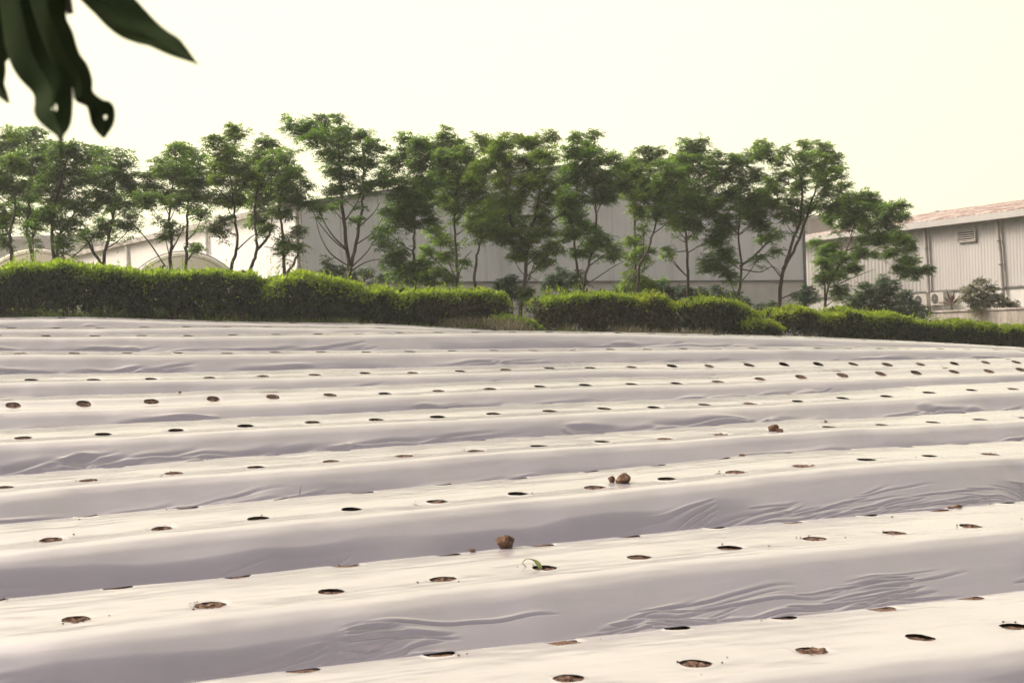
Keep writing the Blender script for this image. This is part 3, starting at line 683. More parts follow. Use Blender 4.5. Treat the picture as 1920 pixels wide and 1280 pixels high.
SH = 'dark shrubs growing along the warehouse foot'
SHRUBS = [
('low dark shrub under the tallest tree by the corner pipe', 25.5, [[(640,535),(645,510)]], [(600,516,13),(618,505,14),(640,512,15),(665,516,14),(690,514,14),(712,522,13),(612,490,8)], 'shrub_leaf'),
('dark green shrub left of the hedge gap, behind the end of the long hedge', 23.0, [[(960,575),(955,545)]], [(938,532,14),(958,528,14),(968,548,15),(945,548,13),(990,560,12)], 'shrub_leaf'),
('rounded dark shrub before the ledge, behind the middle hedge', 24.5, [[(1060,555),(1062,530)]], [(1035,525,15),(1055,515,18),(1075,520,18),(1050,535,16),(1085,530,14),(1025,540,10)], 'shrub_leaf'),
('long dark shrub behind the two rounded hedge blocks', 24.5, [[(1300,575),(1300,555)]], [(1235,540,13),(1255,548,17),(1285,545,18),(1315,550,18),(1345,548,16),(1370,555,14),(1240,560,12),(1330,560,14)], 'shrub_leaf'),
('small wiry shrub at the right corner of the grey wall', 24.0, [[(1510,580),(1510,560)]], [(1512,548,14),(1498,555,10),(1522,560,13),(1505,565,12)], 'shrub_leaf'),
('large dark green shrub in front of the air conditioners', 26.0, [[(1650,600),(1655,570)]], [(1605,560,19),(1625,545,20),(1650,540,20),(1630,565,24),(1660,562,24),(1690,557,21),(1680,578,22),(1710,577,20),(1730,588,16),(1655,525,13),(1675,535,15),(1600,580,18),(1640,585,22),(1700,595,18),(1662,590,20)], 'shrub_leaf'),
('feathery undergrowth between the umbrella tree and the long trunked tree', 24.8, [[(815,545),(815,525)]], [(775,520,13),(795,512,15),(818,508,14),(835,518,14),(805,530,14),(760,528,12),(850,528,10)], 'tree_leaf'),
('feathery undergrowth around the straight slim tree behind the narrow hedge bush', 24.8, [[(1215,558),(1215,540)]], [(1175,535,12),(1200,530,14),(1222,538,13),(1240,530,11),(1160,545,10)], 'tree_leaf'),
('low weedy growth at the wall foot below the leaning stem tree', 25.4, [[(1440,590),(1440,575)]], [(1425,575,9),(1445,570,10),(1400,565,11)], 'shrub_leaf'),
]
for i, (lab, cc, st, cl, lf) in enumerate(SHRUBS):
    tree('shrub', lab, 'shrub', cc, st, cl, SH, 500 + i, leaf=lf, rad=.02, dens=1.35, fl=.18, depth=.4)

# ------------------------------------------------------------------ hedges
CH = 20.0                                   # row offset of the hedge front
def hedge(label, top, bot, cc=CH, thick=.75, seed=0, leaf='hedge_leaf', newt=.085, dens=1.0, legs=.25, dry=0.0, name='hedge', stemlight=0):
    rg = np.random.RandomState(700 + seed)
    us = np.array([p[0] for p in top], float); vs_ = np.array([p[1] for p in top], float)
    bu = np.array([p[0] for p in bot], float); bv = np.array([p[1] for p in bot], float)
    um = .5 * (us[0] + us[-1]); b = atc(um, np.interp(um, bu, bv), cc); gz = float(ground_z(b[0], b[1])); root = np.array([b[0], b[1], gz])
    t = thing(name, root, label, 'hedge', 'clipped hedge plants between field and warehouse')
    p0 = atc(us[0], 560, cc); p1 = atc(us[-1], 560, cc); Lh = np.hypot(*(p1 - p0)[:2])
    hgt = (np.interp(um, bu, bv) - np.interp(um, us, vs_)) * b[1] / F
    n = int(Lh * max(hgt, .3) * 9500 * dens) + int(Lh * 2600)
    e = rg.uniform(0, 1, n) * (us[-1] - us[0]) + us[0]
    # ends rounded off
    f = rg.beta(1.0, 1.0, n)                # 0 at the bottom, 1 at the top
    dpt = rg.uniform(0, 1, n) ** 1.5        # 0 front face
    topm = rg.uniform(0, 1, n) < .34
    f[topm] = 1 - rg.exponential(.06, topm.sum()); dpt[topm] = rg.uniform(0, 1, topm.sum())
    f = np.clip(f, 0, 1.02)
    r = np.stack([ray(a, 600) for a in e]); T = cc / (r[:, :2] @ nv); P = r * T[:, None]
    yy = P[:, 1]
    endx = np.minimum(e - us[0], us[-1] - e) * yy / F
    rnd = np.clip(endx / .12, 0, 1) ** .5
    vt = np.interp(e, us, vs_); vb = np.interp(e, bu, bv)
    zt = np.array([atc(a, b_, cc)[2] for a, b_ in zip(e[:1], vt[:1])])
    def zat(e, v):                          # height of the point of the front plane seen at (e, v)
        R = fw[None] + CR[None] * ((e - 960) / F)[:, None] - CU[None] * ((v - 640) / F)[:, None]
        return (R * (cc / (R[:, :2] @ nv))[:, None])[:, 2]
    zt = zat(e, vt); zb = np.minimum(zat(e, vb), zat(e, vb))
    bump = (fbm(e * yy / F * 2.2, e * 0, 33 + seed) - .45) * .13 + (vnoise(e * yy / F * 9, e * 0, 34) - .5) * .05
    H = (zt - zb) * (.92 + .08 * rnd) + bump * 1.5
    z = zb + H * f
    und = .10 * (1 - f) ** 2 + (fbm(e * yy / F * 3, f * 3, 43 + seed) - .45) * .22   # front face bulges, tucks in below
    w = und + dpt * (thick - .05) + (1 - rnd) * .1
    z = z - .10 * np.abs(dpt - .45) * sstep(.8, 1, f)
    # thin out the foot so stems, holes and grass show
    keepp = sstep(legs - .22, legs + .10, f + (vnoise(e * yy / F * 4, f * 2, 9) - .5) * .3)
    keep = rg.uniform(0, 1, n) < np.maximum(keepp, .04)
    e, f, z, w, P, dpt = e[keep], f[keep], z[keep], w[keep], P[keep], dpt[keep]
    X = P[:, 0] + nv[0] * w; Y = P[:, 1] + nv[1] * w
    C = np.stack([X, Y, z], -1) + rg.normal(0, .012, (len(e), 3))
    m = len(C)
    up = np.array([0, 0, 1.]); out = np.array([-nv[0], -nv[1], 0])
    D = unit(rg.normal(0, .75, (m, 3)) + up * (.25 + .9 * sstep(.85, 1, f))[:, None] + out * .35)
    W = unit(np.cross(D, rg.normal(0, 1, (m, 3))))
    dtop = (1 - f) * np.maximum(H[keep], .2)
    isnew = (dtop < newt * 1.25 * (.35 + 1.3 * vnoise(e * P[:, 1] / F * 3, e * 0, 77)) * rg.uniform(.3, 1.7, m)) | (rg.uniform(0, 1, m) < .05 * sstep(.55, .75, vnoise(e * P[:, 1] / F * 2.5, f * 4, 78)))
    L = rg.uniform(.03, .075, m) * np.where(isnew, 1.0, .9); Wd = L * rg.uniform(.38, .55, m)
    V, Q = quads_from(C, D, W, L, Wd)
    mi = np.where(isnew, 1, np.where(rg.uniform(0, 1, m) < dry, 2, 0))
    nc = int(Lh * max(hgt, .3) * 1500); ci = rg.randint(0, m, nc) if m else np.zeros(0, int)
    # new shoots standing proud of the cut
    ns = int(Lh * 30); es = rg.uniform(us[0] + 3, us[-1] - 3, ns); hs = rg.exponential(.065, ns)
    R = fw[None] + CR[None] * ((es - 960) / F)[:, None]; R0 = R * (cc / (R[:, :2] @ nv))[:, None]
    zt2 = zat(es, np.interp(es, us, vs_)); ww = rg.uniform(0, thick, ns)
    rep = 7
    Bp = np.stack([R0[:, 0] + nv[0] * ww, R0[:, 1] + nv[1] * ww, zt2 - .02], -1)
    C2 = np.repeat(Bp, rep, 0); C2[:, 2] += np.tile(np.linspace(0, 1, rep), ns) * np.repeat(hs + .02, rep)
    D2 = unit(rg.normal(0, .6, (ns * rep, 3)) + up * .7); W2 = unit(np.cross(D2, rg.normal(0, 1, (ns * rep, 3))))
    L2 = rg.uniform(.03, .05, ns * rep); V2, Q2 = quads_from(C2, D2, W2, L2, L2 * .45)
    V = np.concatenate([V, V2]); Q = np.concatenate([Q, Q2 + m * 4]); mi = np.concatenate([mi, np.ones(ns * rep, int)])
    sel = ci[(f[ci] > legs + .02) & (f[ci] < .93)]; nc = len(sel)   # broad old leaves deep inside
    Pc = C[sel].copy(); wsh = .22 - w[sel] + rg.uniform(0, .2, nc); Pc[:, 0] += nv[0] * wsh; Pc[:, 1] += nv[1] * wsh
    Dc = unit(rg.normal(0, 1, (nc, 3)) * (1, .5, 1)); Wc = unit(np.cross(Dc, out + rg.normal(0, .4, (nc, 3)))); Lc = rg.uniform(.09, .15, nc)
    V3, Q3 = quads_from(Pc, Dc, Wc, Lc, Lc * .6); Q3 = Q3 + len(V); V = np.concatenate([V, V3]); Q = np.concatenate([Q, Q3]); mi = np.concatenate([mi, np.zeros(nc, int)])
    link('foliage', mesh_np('foliage', V - root, Q, [leaf, 'new_leaf', 'hedge_dry'], mi), t)
    mb = MB(); nst = max(3, int(Lh * 5.5))
    for i in range(nst):
        u_ = rg.uniform(us[0] + 4, us[-1] - 4); w0 = rg.uniform(.15, thick * .6)
        q = atc(u_, 600, cc + w0); z0 = float(ground_z(q[0], q[1])) - .05; zt_ = atc(u_, np.interp(u_, us, vs_), cc)[2] - .06
        lean = rg.normal(0, .12, 2); hh = zt_ - z0
        pts = [np.array([q[0] + lean[0] * f_ * hh + rg.normal(0, .012), q[1] + lean[1] * f_ * hh * .5, z0 + hh * f_]) for f_ in (0, .25, .5, .75, 1)]
        mb.tube(pts, np.linspace(rg.uniform(.012, .026), .005, 5), 5)
        for _ in range(4):
            f0 = rg.uniform(.25, .7); a = pts[0] * (1 - f0) + pts[-1] * f0; dd = np.array([rg.normal(0, .2), rg.normal(-.08, .1), rg.uniform(.12, .35)]) * max(hh, .3)
            mb.tube([a, a + dd * .5 + rg.normal(0, .01, 3), a + dd], [.008, .006, .003], 4)
    mb.build('stems', 'pale_stem' if stemlight else 'bark', t, root)['kind'] = 'stuff'
    return t
hedge('tall dense hedge at the far left with gaps between its dark stems', [(-140,486),(0,488),(60,490),(112,497),(170,499),(230,501),(330,505),(410,509),(470,517),(508,527)],
      [(-140,600),(0,598),(250,598),(510,604)], seed=1, legs=.24, thick=.85)
hedge('bulging middle hedge block with the brightest green top', [(500,528),(530,520),(570,517),(620,517),(660,524),(700,535),(745,541),(790,548)],
      [(500,604),(790,612)], seed=2, legs=.12, cc=19.75, thick=1.0, newt=.12)
hedge('dusty grey green hedge block ending at the gap before the big tree', [(775,546),(815,541),(860,541),(905,544),(935,548),(966,560)],
      [(775,611),(966,616)], seed=3, legs=.18, dry=.5, leaf='hedge_dry', stemlight=1)
hedge('knee high clipped bush in the hedge gap', [(925,606),(945,598),(975,597),(1000,602),(1022,612)], [(925,618),(1022,621)], seed=4, cc=19.7, thick=.5, legs=0, newt=.12)
hedge('ragged wiry hedge block right of the gap', [(1026,556),(1040,547),(1080,544),(1120,548),(1160,553),(1203,557)], [(1026,622),(1203,630)], seed=5, legs=.2, dry=.6, leaf='hedge_dry', stemlight=1)
hedge('narrow hedge bush with one pale crooked stem', [(1198,560),(1215,551),(1240,548),(1262,553),(1282,562)], [(1198,630),(1282,634)], seed=6, legs=.2, dry=.5, stemlight=1)
hedge('mushroom shaped hedge block narrowing to the ground', [(1300,566),(1318,561),(1345,559),(1385,563),(1408,570),(1428,582)], [(1300,634),(1340,636),(1428,638)], seed=7, legs=.25, dry=.35, stemlight=1)
hedge('low bright clipped bush between two higher hedge blocks', [(1402,602),(1420,596),(1450,602),(1475,610)], [(1402,636),(1475,640)], seed=8, cc=19.8, legs=0, thick=.5)
hedge('thin flat topped hedge plant beside the double stemmed tree', [(1458,584),(1475,578),(1510,579),(1545,582),(1590,586)], [(1458,640),(1590,646)], seed=9, legs=.45, dry=.4, stemlight=1)
hedge('long right hand hedge in front of the green shrub', [(1575,584),(1590,578),(1615,581),(1660,587),(1700,592),(1745,597),(1790,603)], [(1575,650),(1790,664)], seed=10, legs=.0, dry=.1, thick=.8)
hedge('hedge end at the right edge below the stained wall', [(1782,606),(1800,600),(1840,606),(1880,611),(1920,614),(2060,626)], [(1782,668),(2060,690)], seed=11, legs=.0, dry=.25, thick=.8)

# ------------------------------------------------------------------ grass strip (nobody could count it)
def grass_patch(name, label, spec, mat, seed):
    rg = np.random.RandomState(seed); Vv = []
    for (ua, ub, ca, cb, n, h0, h1) in spec:
        u_ = rg.uniform(ua, ub, n); c_ = rg.uniform(ca, cb, n)
        R = fw[None] + CR[None] * ((u_ - 960) / F)[:, None]; P = R * (c_ / (R[:, :2] @ nv))[:, None]
        cl = vnoise(P[:, 0] * 2.2, P[:, 1] * 2.2, seed); k = rg.uniform(0, 1, n) < sstep(.3, .65, cl); P = P[k]; m = len(P)
        zz = ground_z(P[:, 0], P[:, 1]); h = rg.uniform(h0, h1, m) * (.5 + .8 * cl[k])
        b = np.stack([P[:, 0], P[:, 1], zz - .02], -1); a = rg.uniform(0, 6.28, m)
        ln = np.stack([np.cos(a), np.sin(a), a * 0], -1); sd_ = np.stack([-np.sin(a), np.cos(a), a * 0], -1) * (h * .035 + .004)[:, None]
        t1 = b + ln * (h * rg.uniform(.05, .25, m))[:, None] + np.array([0, 0, 1.]) * (h * .6)[:, None]
        t2 = b + ln * (h * rg.uniform(.2, .7, m))[:, None] + np.array([0, 0, 1.]) * h[:, None]
        Vv.append(np.stack([b - sd_, b + sd_, t1 + sd_ * .7, t1 - sd_ * .7, t1 - sd_ * .7, t1 + sd_ * .7, t2 + sd_ * .12, t2 - sd_ * .12], 1).reshape(-1, 3))
    V = np.concatenate(Vv); o = link(name, mesh_np(name, V, np.arange(len(V)).reshape(-1, 4), mat)); tag(o, label, 'grass', kind='stuff'); return o
grass_patch('grass', 'green grass growing under the hedge along the field edge', [(-120, 260, 20.9, 21.9, 12000, .28, .5), (-100, 640, 20.9, 22.3, 16000, .2, .42), (640, 930, 21.0, 22.3, 5000, .15, .3), (-100, 700, 19.2, 22.0, 26000, .08, .24), (-20, 60, 19.2, 19.8, 1600, .1, .25), (700, 1100, 19.2, 22.5, 9000, .05, .13), (1100, 1500, 19.2, 22, 9000, .06, .2), (1500, 2050, 19.5, 22, 6000, .06, .18), (-300, 2100, 22, 34, 22000, .06, .2)], 'grass', 11)
grass_patch('dry_grass', 'dry straw coloured grass at the foot of the middle hedges', [(620, 1120, 19.15, 20.2, 7000, .1, .26), (1100, 1500, 19.2, 20.2, 3500, .1, .25), (300, 620, 19.2, 19.8, 1600, .05, .15)], 'dry_grass', 12)

# ------------------------------------------------------------------ main warehouse
def corr_panel(W, a0, a1, zb, ztop, off, pitch, depth, mat, parent, root):
    """one ribbed sheet; ztop(a) gives the upper edge"""
    xs = []; a = a0
    while a < a1 - 1e-6:
        for f_, d in ((0, 0), (.42, 0), (.52, depth), (.86, depth), (.96, 0)):
            x = a + f_ * pitch
            if x < a1: xs.append((x, d))
        a += pitch
    xs.append((a1, 0))
    V = []; 
    for x, d in xs: V += [W.p(x, off + d, zb(x) if callable(zb) else zb), W.p(x, off + d, ztop(x))]
    n = len(xs); Q = [[2 * i, 2 * i + 2, 2 * i + 3, 2 * i + 1] for i in range(n - 1)]
    return link('wall_sheet', mesh_np('wall_sheet', np.array(V) - np.array(root), Q, mat), parent)
GA = at(570, 530, 38.0)[:2]; GB = at(1507, 527, 48.0)[:2]
G = Wall(GA, GB)
def zfun(W, pts):
    az = sorted([W.hit(u_, v_) for u_, v_ in pts]); A = [p[0] for p in az]; Z = [p[1] for p in az]
    return lambda a: float(np.interp(a, A, Z)), A, Z
aR, zR = G.hit(1070, 313)
zl = G.hit(572, 384)[1]; aL0 = 0.0; aR1 = G.hit(1505, 400)[0]; zr = G.hit(1505, 400)[1]
ztop = lambda a: float(np.interp(a, [0, aR, aR1], [zl, zR, zr]))
zled = lambda a: float(np.interp(a, [0, aR1], [G.hit(572, 531)[1], G.hit(1505, 527)[1]]))
root = (*G.p(aR, 0)[:2], -.3)
wh = thing('warehouse', root, 'large pale grey gabled warehouse of ribbed sheets behind the tree row', 'warehouse')
npan = 16; pw = aR1 / npan
for i in range(npan):
    corr_panel(G, i * pw, (i + 1) * pw - .014, lambda a: zled(a) + .03, ztop, 0, .115, .009, 'sheet_grey', wh, root)
mb = MB()                                   # masonry base below the sheets
zb0 = -1.6
mb.prism([G.p(0, -.02, zb0), G.p(aR1, -.02, zb0), G.p(aR1, -.02, zled(aR1)), G.p(0, -.02, zled(0))], np.append(-G.n * .25, 0))
mb.build('base_wall', 'plaster', wh, root)
mb = MB(); mb.prism([G.p(0, .05, zled(0) - .02), G.p(aR1, .05, zled(aR1) - .02), G.p(aR1, .05, zled(aR1) + .035), G.p(0, .05, zled(0) + .035)], np.append(-G.n * .065, 0))
mb.build('ledge_flashing', 'flashing', wh, root)
# roof: two slopes going back, with verge flashing
back = -G.n * 26.0
mb = MB()
for (a0, a1, z0, z1) in ((-.15, aR, ztop(0) - .03, zR), (aR, aR1 + .15, zR, ztop(aR1) - .03)):
    A = np.array(G.p(a0, .12, z0 + .02)); B = np.array(G.p(a1, .12, z1 + .02)); bk = np.append(back, 0)
    mb.prism([A, B, B + bk, A + bk], (0, 0, .05))
mb.build('roof', 'roof_grey', wh, root)
for (a0, a1, z0, z1) in ((-.16, aR, ztop(0) - .03, zR), (aR, aR1 + .16, zR, ztop(aR1) - .03)):
    mb = MB(); A = np.array(G.p(a0, .135, z0 - .05)); B = np.array(G.p(a1, .135, z1 - .05))
    mb.prism([A, B, B + (0, 0, .14), A + (0, 0, .14)], np.append(-G.n * .03, 0)); mb.build('verge_trim', 'flashing', wh, root)
mb = MB(); mb.prism([G.p(aR1 - .06, .045, zb0), G.p(aR1 + .04, .045, zb0), G.p(aR1 + .04, .045, ztop(aR1)), G.p(aR1 - .06, .045, ztop(aR1))], np.append(-G.n * .1, 0))
mb.build('corner_trim', 'flashing', wh, root)
# right side wall (away from view) and back wall close the volume
mb = MB(); q0 = np.array(G.p(aR1, -.05, zb0)); q1 = q0 + np.append(back, 0); h = np.array([0, 0, ztop(aR1) - zb0 - .03]); mb.prism([q0, q1, q1 + h, q0 + h], np.append(-G.d * .1, 0))
q0 = np.array(G.p(0, -25.9, zb0)); q1 = np.array(G.p(aR1, -25.9, zb0)); mb.prism([q0, q1, (q1[0], q1[1], ztop(aR1)), (G.p(aR, -25.9)[0], G.p(aR, -25.9)[1], zR - .03), (q0[0], q0[1], ztop(0))], np.append(G.n * .1, 0))
mb.build('hidden_walls', 'sheet_grey', wh, root)
# bright side wall running back to the left
sdirn = -G.n
S2 = np.array(G.p(0, 0)[:2]) + sdirn * 26
SW = Wall(G.p(0, -.02)[:2], S2)
zs_e = ztop(0) - .06
for i in range(26):
    corr_panel(SW, i * 1.0 + .01, i * 1.0 + .998, zb0, lambda a: zs_e, 0, .25, .012, 'sheet_white', wh, root)
mb = MB(); mb.wbox(SW, -.1, 26, zs_e - .02, zs_e + .15, .02, .2); mb.build('gutter', 'gutter', wh, root)
for (u_, mt) in ((243, 'pipe_white'), (393, 'pipe_white'), (566, 'pipe')):
    a, z = SW.hit(u_, 480) if u_ < 560 else (0.12, 0)
    mb = MB(); P = [SW.p(a, .10, zs_e - .02), SW.p(a, .07, zs_e - .25), SW.p(a, .07, .9), SW.p(a, .07, zb0)]; mb.tube(P, .05, 8)
    for zz in (zs_e - .5, zs_e - 1.6, .8): mb.tube([SW.p(a, .07, zz), SW.p(a, .07, zz + .05)], .062, 8)
    mb.build('downpipe', mt, wh, root)

# ------------------------------------------------------------------ right hand factory building
RA = at(1500, 500, 52.3)[:2]; RBp = at(1920, 500, 42.0)[:2]; dRB = (RBp - RA) / np.hypot(*(RBp - RA))
R = Wall(RA, RA + dRB * 19.0)
ez = .5 * (R.hit(1703, 430)[1] + R.hit(1920, 406)[1]); lz = .5 * (R.hit(1716, 549)[1] + R.hit(1920, 535)[1])
root = (*R.p(8, 0)[:2], -1.2)
fb = thing('factory_building', root, 'cream ribbed factory building with rust red roof at the right', 'factory')
L = R.L; i = 0; a = 0
aP = R.hit(1742, 500)[0]
while a < L - .01:
    a1 = min(a + .95, L); fine = a > aP - .5
    corr_panel(R, a, a1 - .004, lz, lambda x: ez, 0, .135 if fine else .19, .006 if fine else .018, 'sheet_cream', fb, root); a = a1
mb = MB(); mb.wbox(R, 0, L, -2.2, lz - .003, -.25, -.01); mb.build('plaster_base', 'plaster', fb, root)
mb = MB(); mb.wbox(R, 0, L, lz - .035, lz + .02, -.008, .045); mb.build('drip_flashing', 'flashing', fb, root)
mb = MB(); mb.wbox(R, -.2, L + .2, ez - .03, ez + .17, .0, .42); mb.build('gutter', 'sheet_cream', fb, root)
# roof: corrugated strips rising away from the gutter
bk = 6.5; rise = 1.0
ns_ = int(L / .95); 
for j in range(ns_ + 1):
    a0 = -.2 + j * .95; a1 = min(a0 + .946, L + .2); V = []; xs = np.linspace(a0, a1, 9)
    for q, x in enumerate(xs):
        d = .03 * (q % 2); V += [R.p(x, .40, ez + .16 + d), R.p(x, -bk, ez + .16 + rise + d)]
    Qd = [[2 * q, 2 * q + 2, 2 * q + 3, 2 * q + 1] for q in range(8)]
    link('roof_sheet', mesh_np('roof_sheet', np.array(V) - np.array(root), Qd, 'rusty_roof'), fb)
mb = MB(); mb.prism([R.p(-.2, .38, ez + .1), R.p(-.2, -bk, ez + rise + .1), R.p(-.2, -2 * bk, ez + .1)], np.append(R.d * (L + .4), 0)); mb.build('roof_body', 'roof_grey', fb, root)
mb = MB(); mb.wbox(R, 0, L, -2.2, ez, -2 * bk, -2 * bk + .1); mb.wbox(R, 0, .1, -2.2, ez, -2 * bk + .1, -.26); mb.build('hidden_walls', 'sheet_cream', fb, root)
for (ut, vt, ub, vb) in ((1740, 432, 1748, 592), (1876, 412, 1887, 575)):
    a, z = R.hit(ut, vt); a2, z2 = R.hit(ub, vb); z2 = min(z2, -.3)
    mb = MB(); mb.tube([R.p(a, .16, ez - .02), R.p(a, .12, ez - .28), R.p(a * .5 + a2 * .5, .10, .5 * (ez + lz)), R.p(a2, .11, lz - .2), R.p(a2, .11, z2)], .055, 8)
    for f_ in (.15, .5, .85):
        zz = ez - .3 + (lz - ez) * f_; aa = a + (a2 - a) * f_; mb.tube([R.p(aa, .11, zz), R.p(aa, .105, zz - .06)], .072, 8)
    mb.build('downpipe', 'pipe', fb, root)
def louvre(u0_, v0_, u1_, v1_, nsl):
    a0, z1_ = R.hit(u0_, v0_, .06); a1, z0_ = R.hit(u1_, v1_, .06); z0_ = min(z0_, z1_ - .25)
    if a0 > a1: a0, a1 = a1, a0
    mb = MB()
    for (p0, p1, q0, q1) in ((a0, a1, z1_ - .03, z1_), (a0, a1, z0_, z0_ + .03), (a0, a0 + .03, z0_ + .03, z1_ - .03), (a1 - .03, a1, z0_ + .03, z1_ - .03)): mb.wbox(R, p0, p1, q0, q1, .036, .09)
    fr = mb.build('vent', 'louvre', fb, root)
    mb = MB(); mb.wbox(R, a0 + .03, a1 - .03, z0_ + .03, z1_ - .03, .037, .045); mb.build('vent_backing', 'dark', fr, root)
    for j in range(nsl):
        zc = z0_ + .03 + (z1_ - z0_ - .06) * (j + .5) / nsl
        mb = MB(); mb.prism([R.p(a0 + .03, .05, zc + .016), R.p(a1 - .03, .05, zc + .016), R.p(a1 - .03, .085, zc - .008), R.p(a0 + .03, .085, zc - .008)], (0, 0, -.008)); mb.build('slat', 'louvre', fr, root)
louvre(1795, 432, 1830, 452, 5); louvre(1551, 458, 1577, 472, 4)
# the frame of a vent sits in the root space: reparent offsets
# stained retaining wall with plants
K = Wall(at(1738, 585, 40.5)[:2], at(1738, 585, 40.5)[:2] + dRB * 9.0)
kz = .5 * (K.hit(1751, 580)[1] + K.hit(1920, 578)[1]); kr = (*K.p(3, 0)[:2], -1.2)
rw = MB(); rw.wbox(K, 0, K.L, -2.2, kz - .05, -.35, 0)
kt = thing('retaining_wall', kr, 'low concrete wall streaked with dark stains at the right', 'wall')
rw.build('wall_body', 'stained_concrete', kt, kr)
rc = MB(); rc.wbox(K, -.02, K.L, kz - .05, kz, -.38, .04); rc.build('coping', 'stained_concrete', kt, kr)
# air conditioner units
def ac(u_, v_, lab):
    a, z = R.hit(u_, v_, .5); rt = R.p(a, .3, z - .2)
    t = thing('air_conditioner', rt, lab, 'air conditioner', 'outdoor air conditioner units')
    w2_ = .30; h2 = .20
    mb = MB(); mb.wbox(R, a - w2_ * .7, a + w2_ * 1.3, z - h2, z + h2, .22, .50); mb.build('casing', 'ac_shell', t, rt)
    th = [2 * math.pi * j / 20 for j in range(20)]
    mb = MB(); rr = .155
    mb.prism([R.p(a + rr * math.cos(x), .503, z + rr * math.sin(x)) for x in th], np.append(R.n * .006, 0)); mb.build('fan_recess', 'dark', t, rt)
    mb = MB()
    for rr_ in (.155, .115, .075): mb.tube([R.p(a + rr_ * math.cos(x), .52, z + rr_ * math.sin(x)) for x in th + [0]], .004, 4)
    for j in range(8): x = th[j * 2]; mb.tube([R.p(a + .03 * math.cos(x), .52, z + .03 * math.sin(x)), R.p(a + .155 * math.cos(x), .52, z + .155 * math.sin(x))], .003, 4)
    mb.build('fan_grille', 'louvre', t, rt)
    mb = MB(); mb.tube([R.p(a, .50, z), R.p(a, .518, z)], .03, 10); mb.build('fan_hub', 'louvre', t, rt)
    for sg in (-.15, .35):
        mb = MB(); mb.wbox(R, a + sg - .02, a + sg + .02, z - h2 - .04, z - h2 - .002, .0, .5); mb.build('bracket', 'pipe', t, rt)
ac(1722, 563, 'outdoor air conditioner unit left of the downpipe, half behind the shrub')
ac(1753, 560, 'outdoor air conditioner unit right of the downpipe on the cream building')
# plants on the retaining wall
cK = lambda u_: (lambda r_, p: (r_ * (((K.A - K.n * .2) @ K.n) / (r_[:2] @ K.n)))[:2] @ nv)(ray(u_, 575), 0)
tree('wall_shrub', 'dusty thin shrub growing on top of the stained wall by the right pipe', 'shrub', cK(1845), [[(1845,582),(1842,562)], [(1870,582),(1872,562)]],
     [(1815,560,15),(1835,552,16),(1850,562,16),(1832,568,15),(1868,560,14),(1885,568,12),(1820,540,9),(1838,530,8),(1855,542,9),(1895,574,8)], 'plants on the stained wall', 601, 'dusty_leaf', .018, .38, ([(1845,580),(1838,545),(1825,522)], [(1840,575),(1858,540),(1870,525)]), .3, .25)
def spiky(u_, v_, cc):
    rg = np.random.RandomState(9); b = atc(u_, v_, cc); t = thing('spiky_plant', tuple(b), 'spiky reddish plant standing on the stained wall beside the air conditioner', 'plant')
    n = 26; a = rg.uniform(0, 6.28, n); el = rg.uniform(.2, 1.4, n); D = np.stack([np.cos(a) * np.cos(el), np.sin(a) * np.cos(el), np.sin(el)], -1)
    L = rg.uniform(.35, .62, n); W = unit(np.cross(D, rg.normal(0, 1, (n, 3))))
    V, Q = quads_from(np.zeros((n, 3)), D, W, L, L * .1); link('leaves', mesh_np('leaves', V, Q, 'red_leaf'), t)
    mb = MB(); mb.tube([(0, 0, -.25), (0, 0, .02)], .03, 6); mb.build('stem', 'bark', t)
spiky(1784, 572, cK(1784))

# ------------------------------------------------------------------ small roof vent cowl, far buildings
a, z = R.hit(1757, 400, -5.5); rt = R.p(a, -5.5, ez + .9)
t = thing('roof_cowl', rt, 'small grey cowl on the ridge of the red roof', 'roof vent')
mb = MB(); mb.tube([R.p(a, -5.5, ez + .85), R.p(a, -5.5, ez + 1.02)], .07, 8); mb.build('neck', 'pipe', t, rt)
mb = MB(); mb.tube([R.p(a, -5.5, ez + 1.02), R.p(a, -5.5, ez + 1.05), R.p(a, -5.5, ez + 1.12)], [.13, .13, .03], 8); mb.build('cap', 'pipe', t, rt)
def far_block(name, lab, u0_, u1_, vt, Y, mat, depth=8, cap=True):
    A = at(u0_, vt, Y); B = at(u1_, vt, Y); W = Wall(A[:2], B[:2]); rt = (*W.p(W.L / 2)[:2], -1.2)
    zt_ = (A[2] + B[2]) / 2
    t = thing(name, rt, lab, 'building')
    mb = MB(); mb.wbox(W, 0, W.L, -2.2, zt_ - .16, -depth, 0); mb.build('wall', mat, t, rt)
    mb = MB(); mb.wbox(W, -.15, W.L + .15, zt_ - .16, zt_, -depth - .15, .15); mb.build('roof_edge', 'pale_wall', t, rt)
    k = max(2, int(W.L / 3))
    for j in range(1, k): mb = MB(); mb.wbox(W, W.L * j / k - .05, W.L * j / k + .05, -2.2, zt_ - .17, .001, .06); mb.build('pilaster', 'pipe_white', t, rt)
    return t
far_block('far_building', 'pale flat roofed building far behind the leftmost trees', -260, 128, 447, 62, 'pale_wall')
far_block('far_building', 'pale low building piece between polytunnels and the white warehouse side', 120, 222, 470, 66, 'pale_wall')
far_block('far_building', 'pinkish far building seen between warehouse and red roofed factory', 1470, 1562, 404, 75, 'pink_wall')

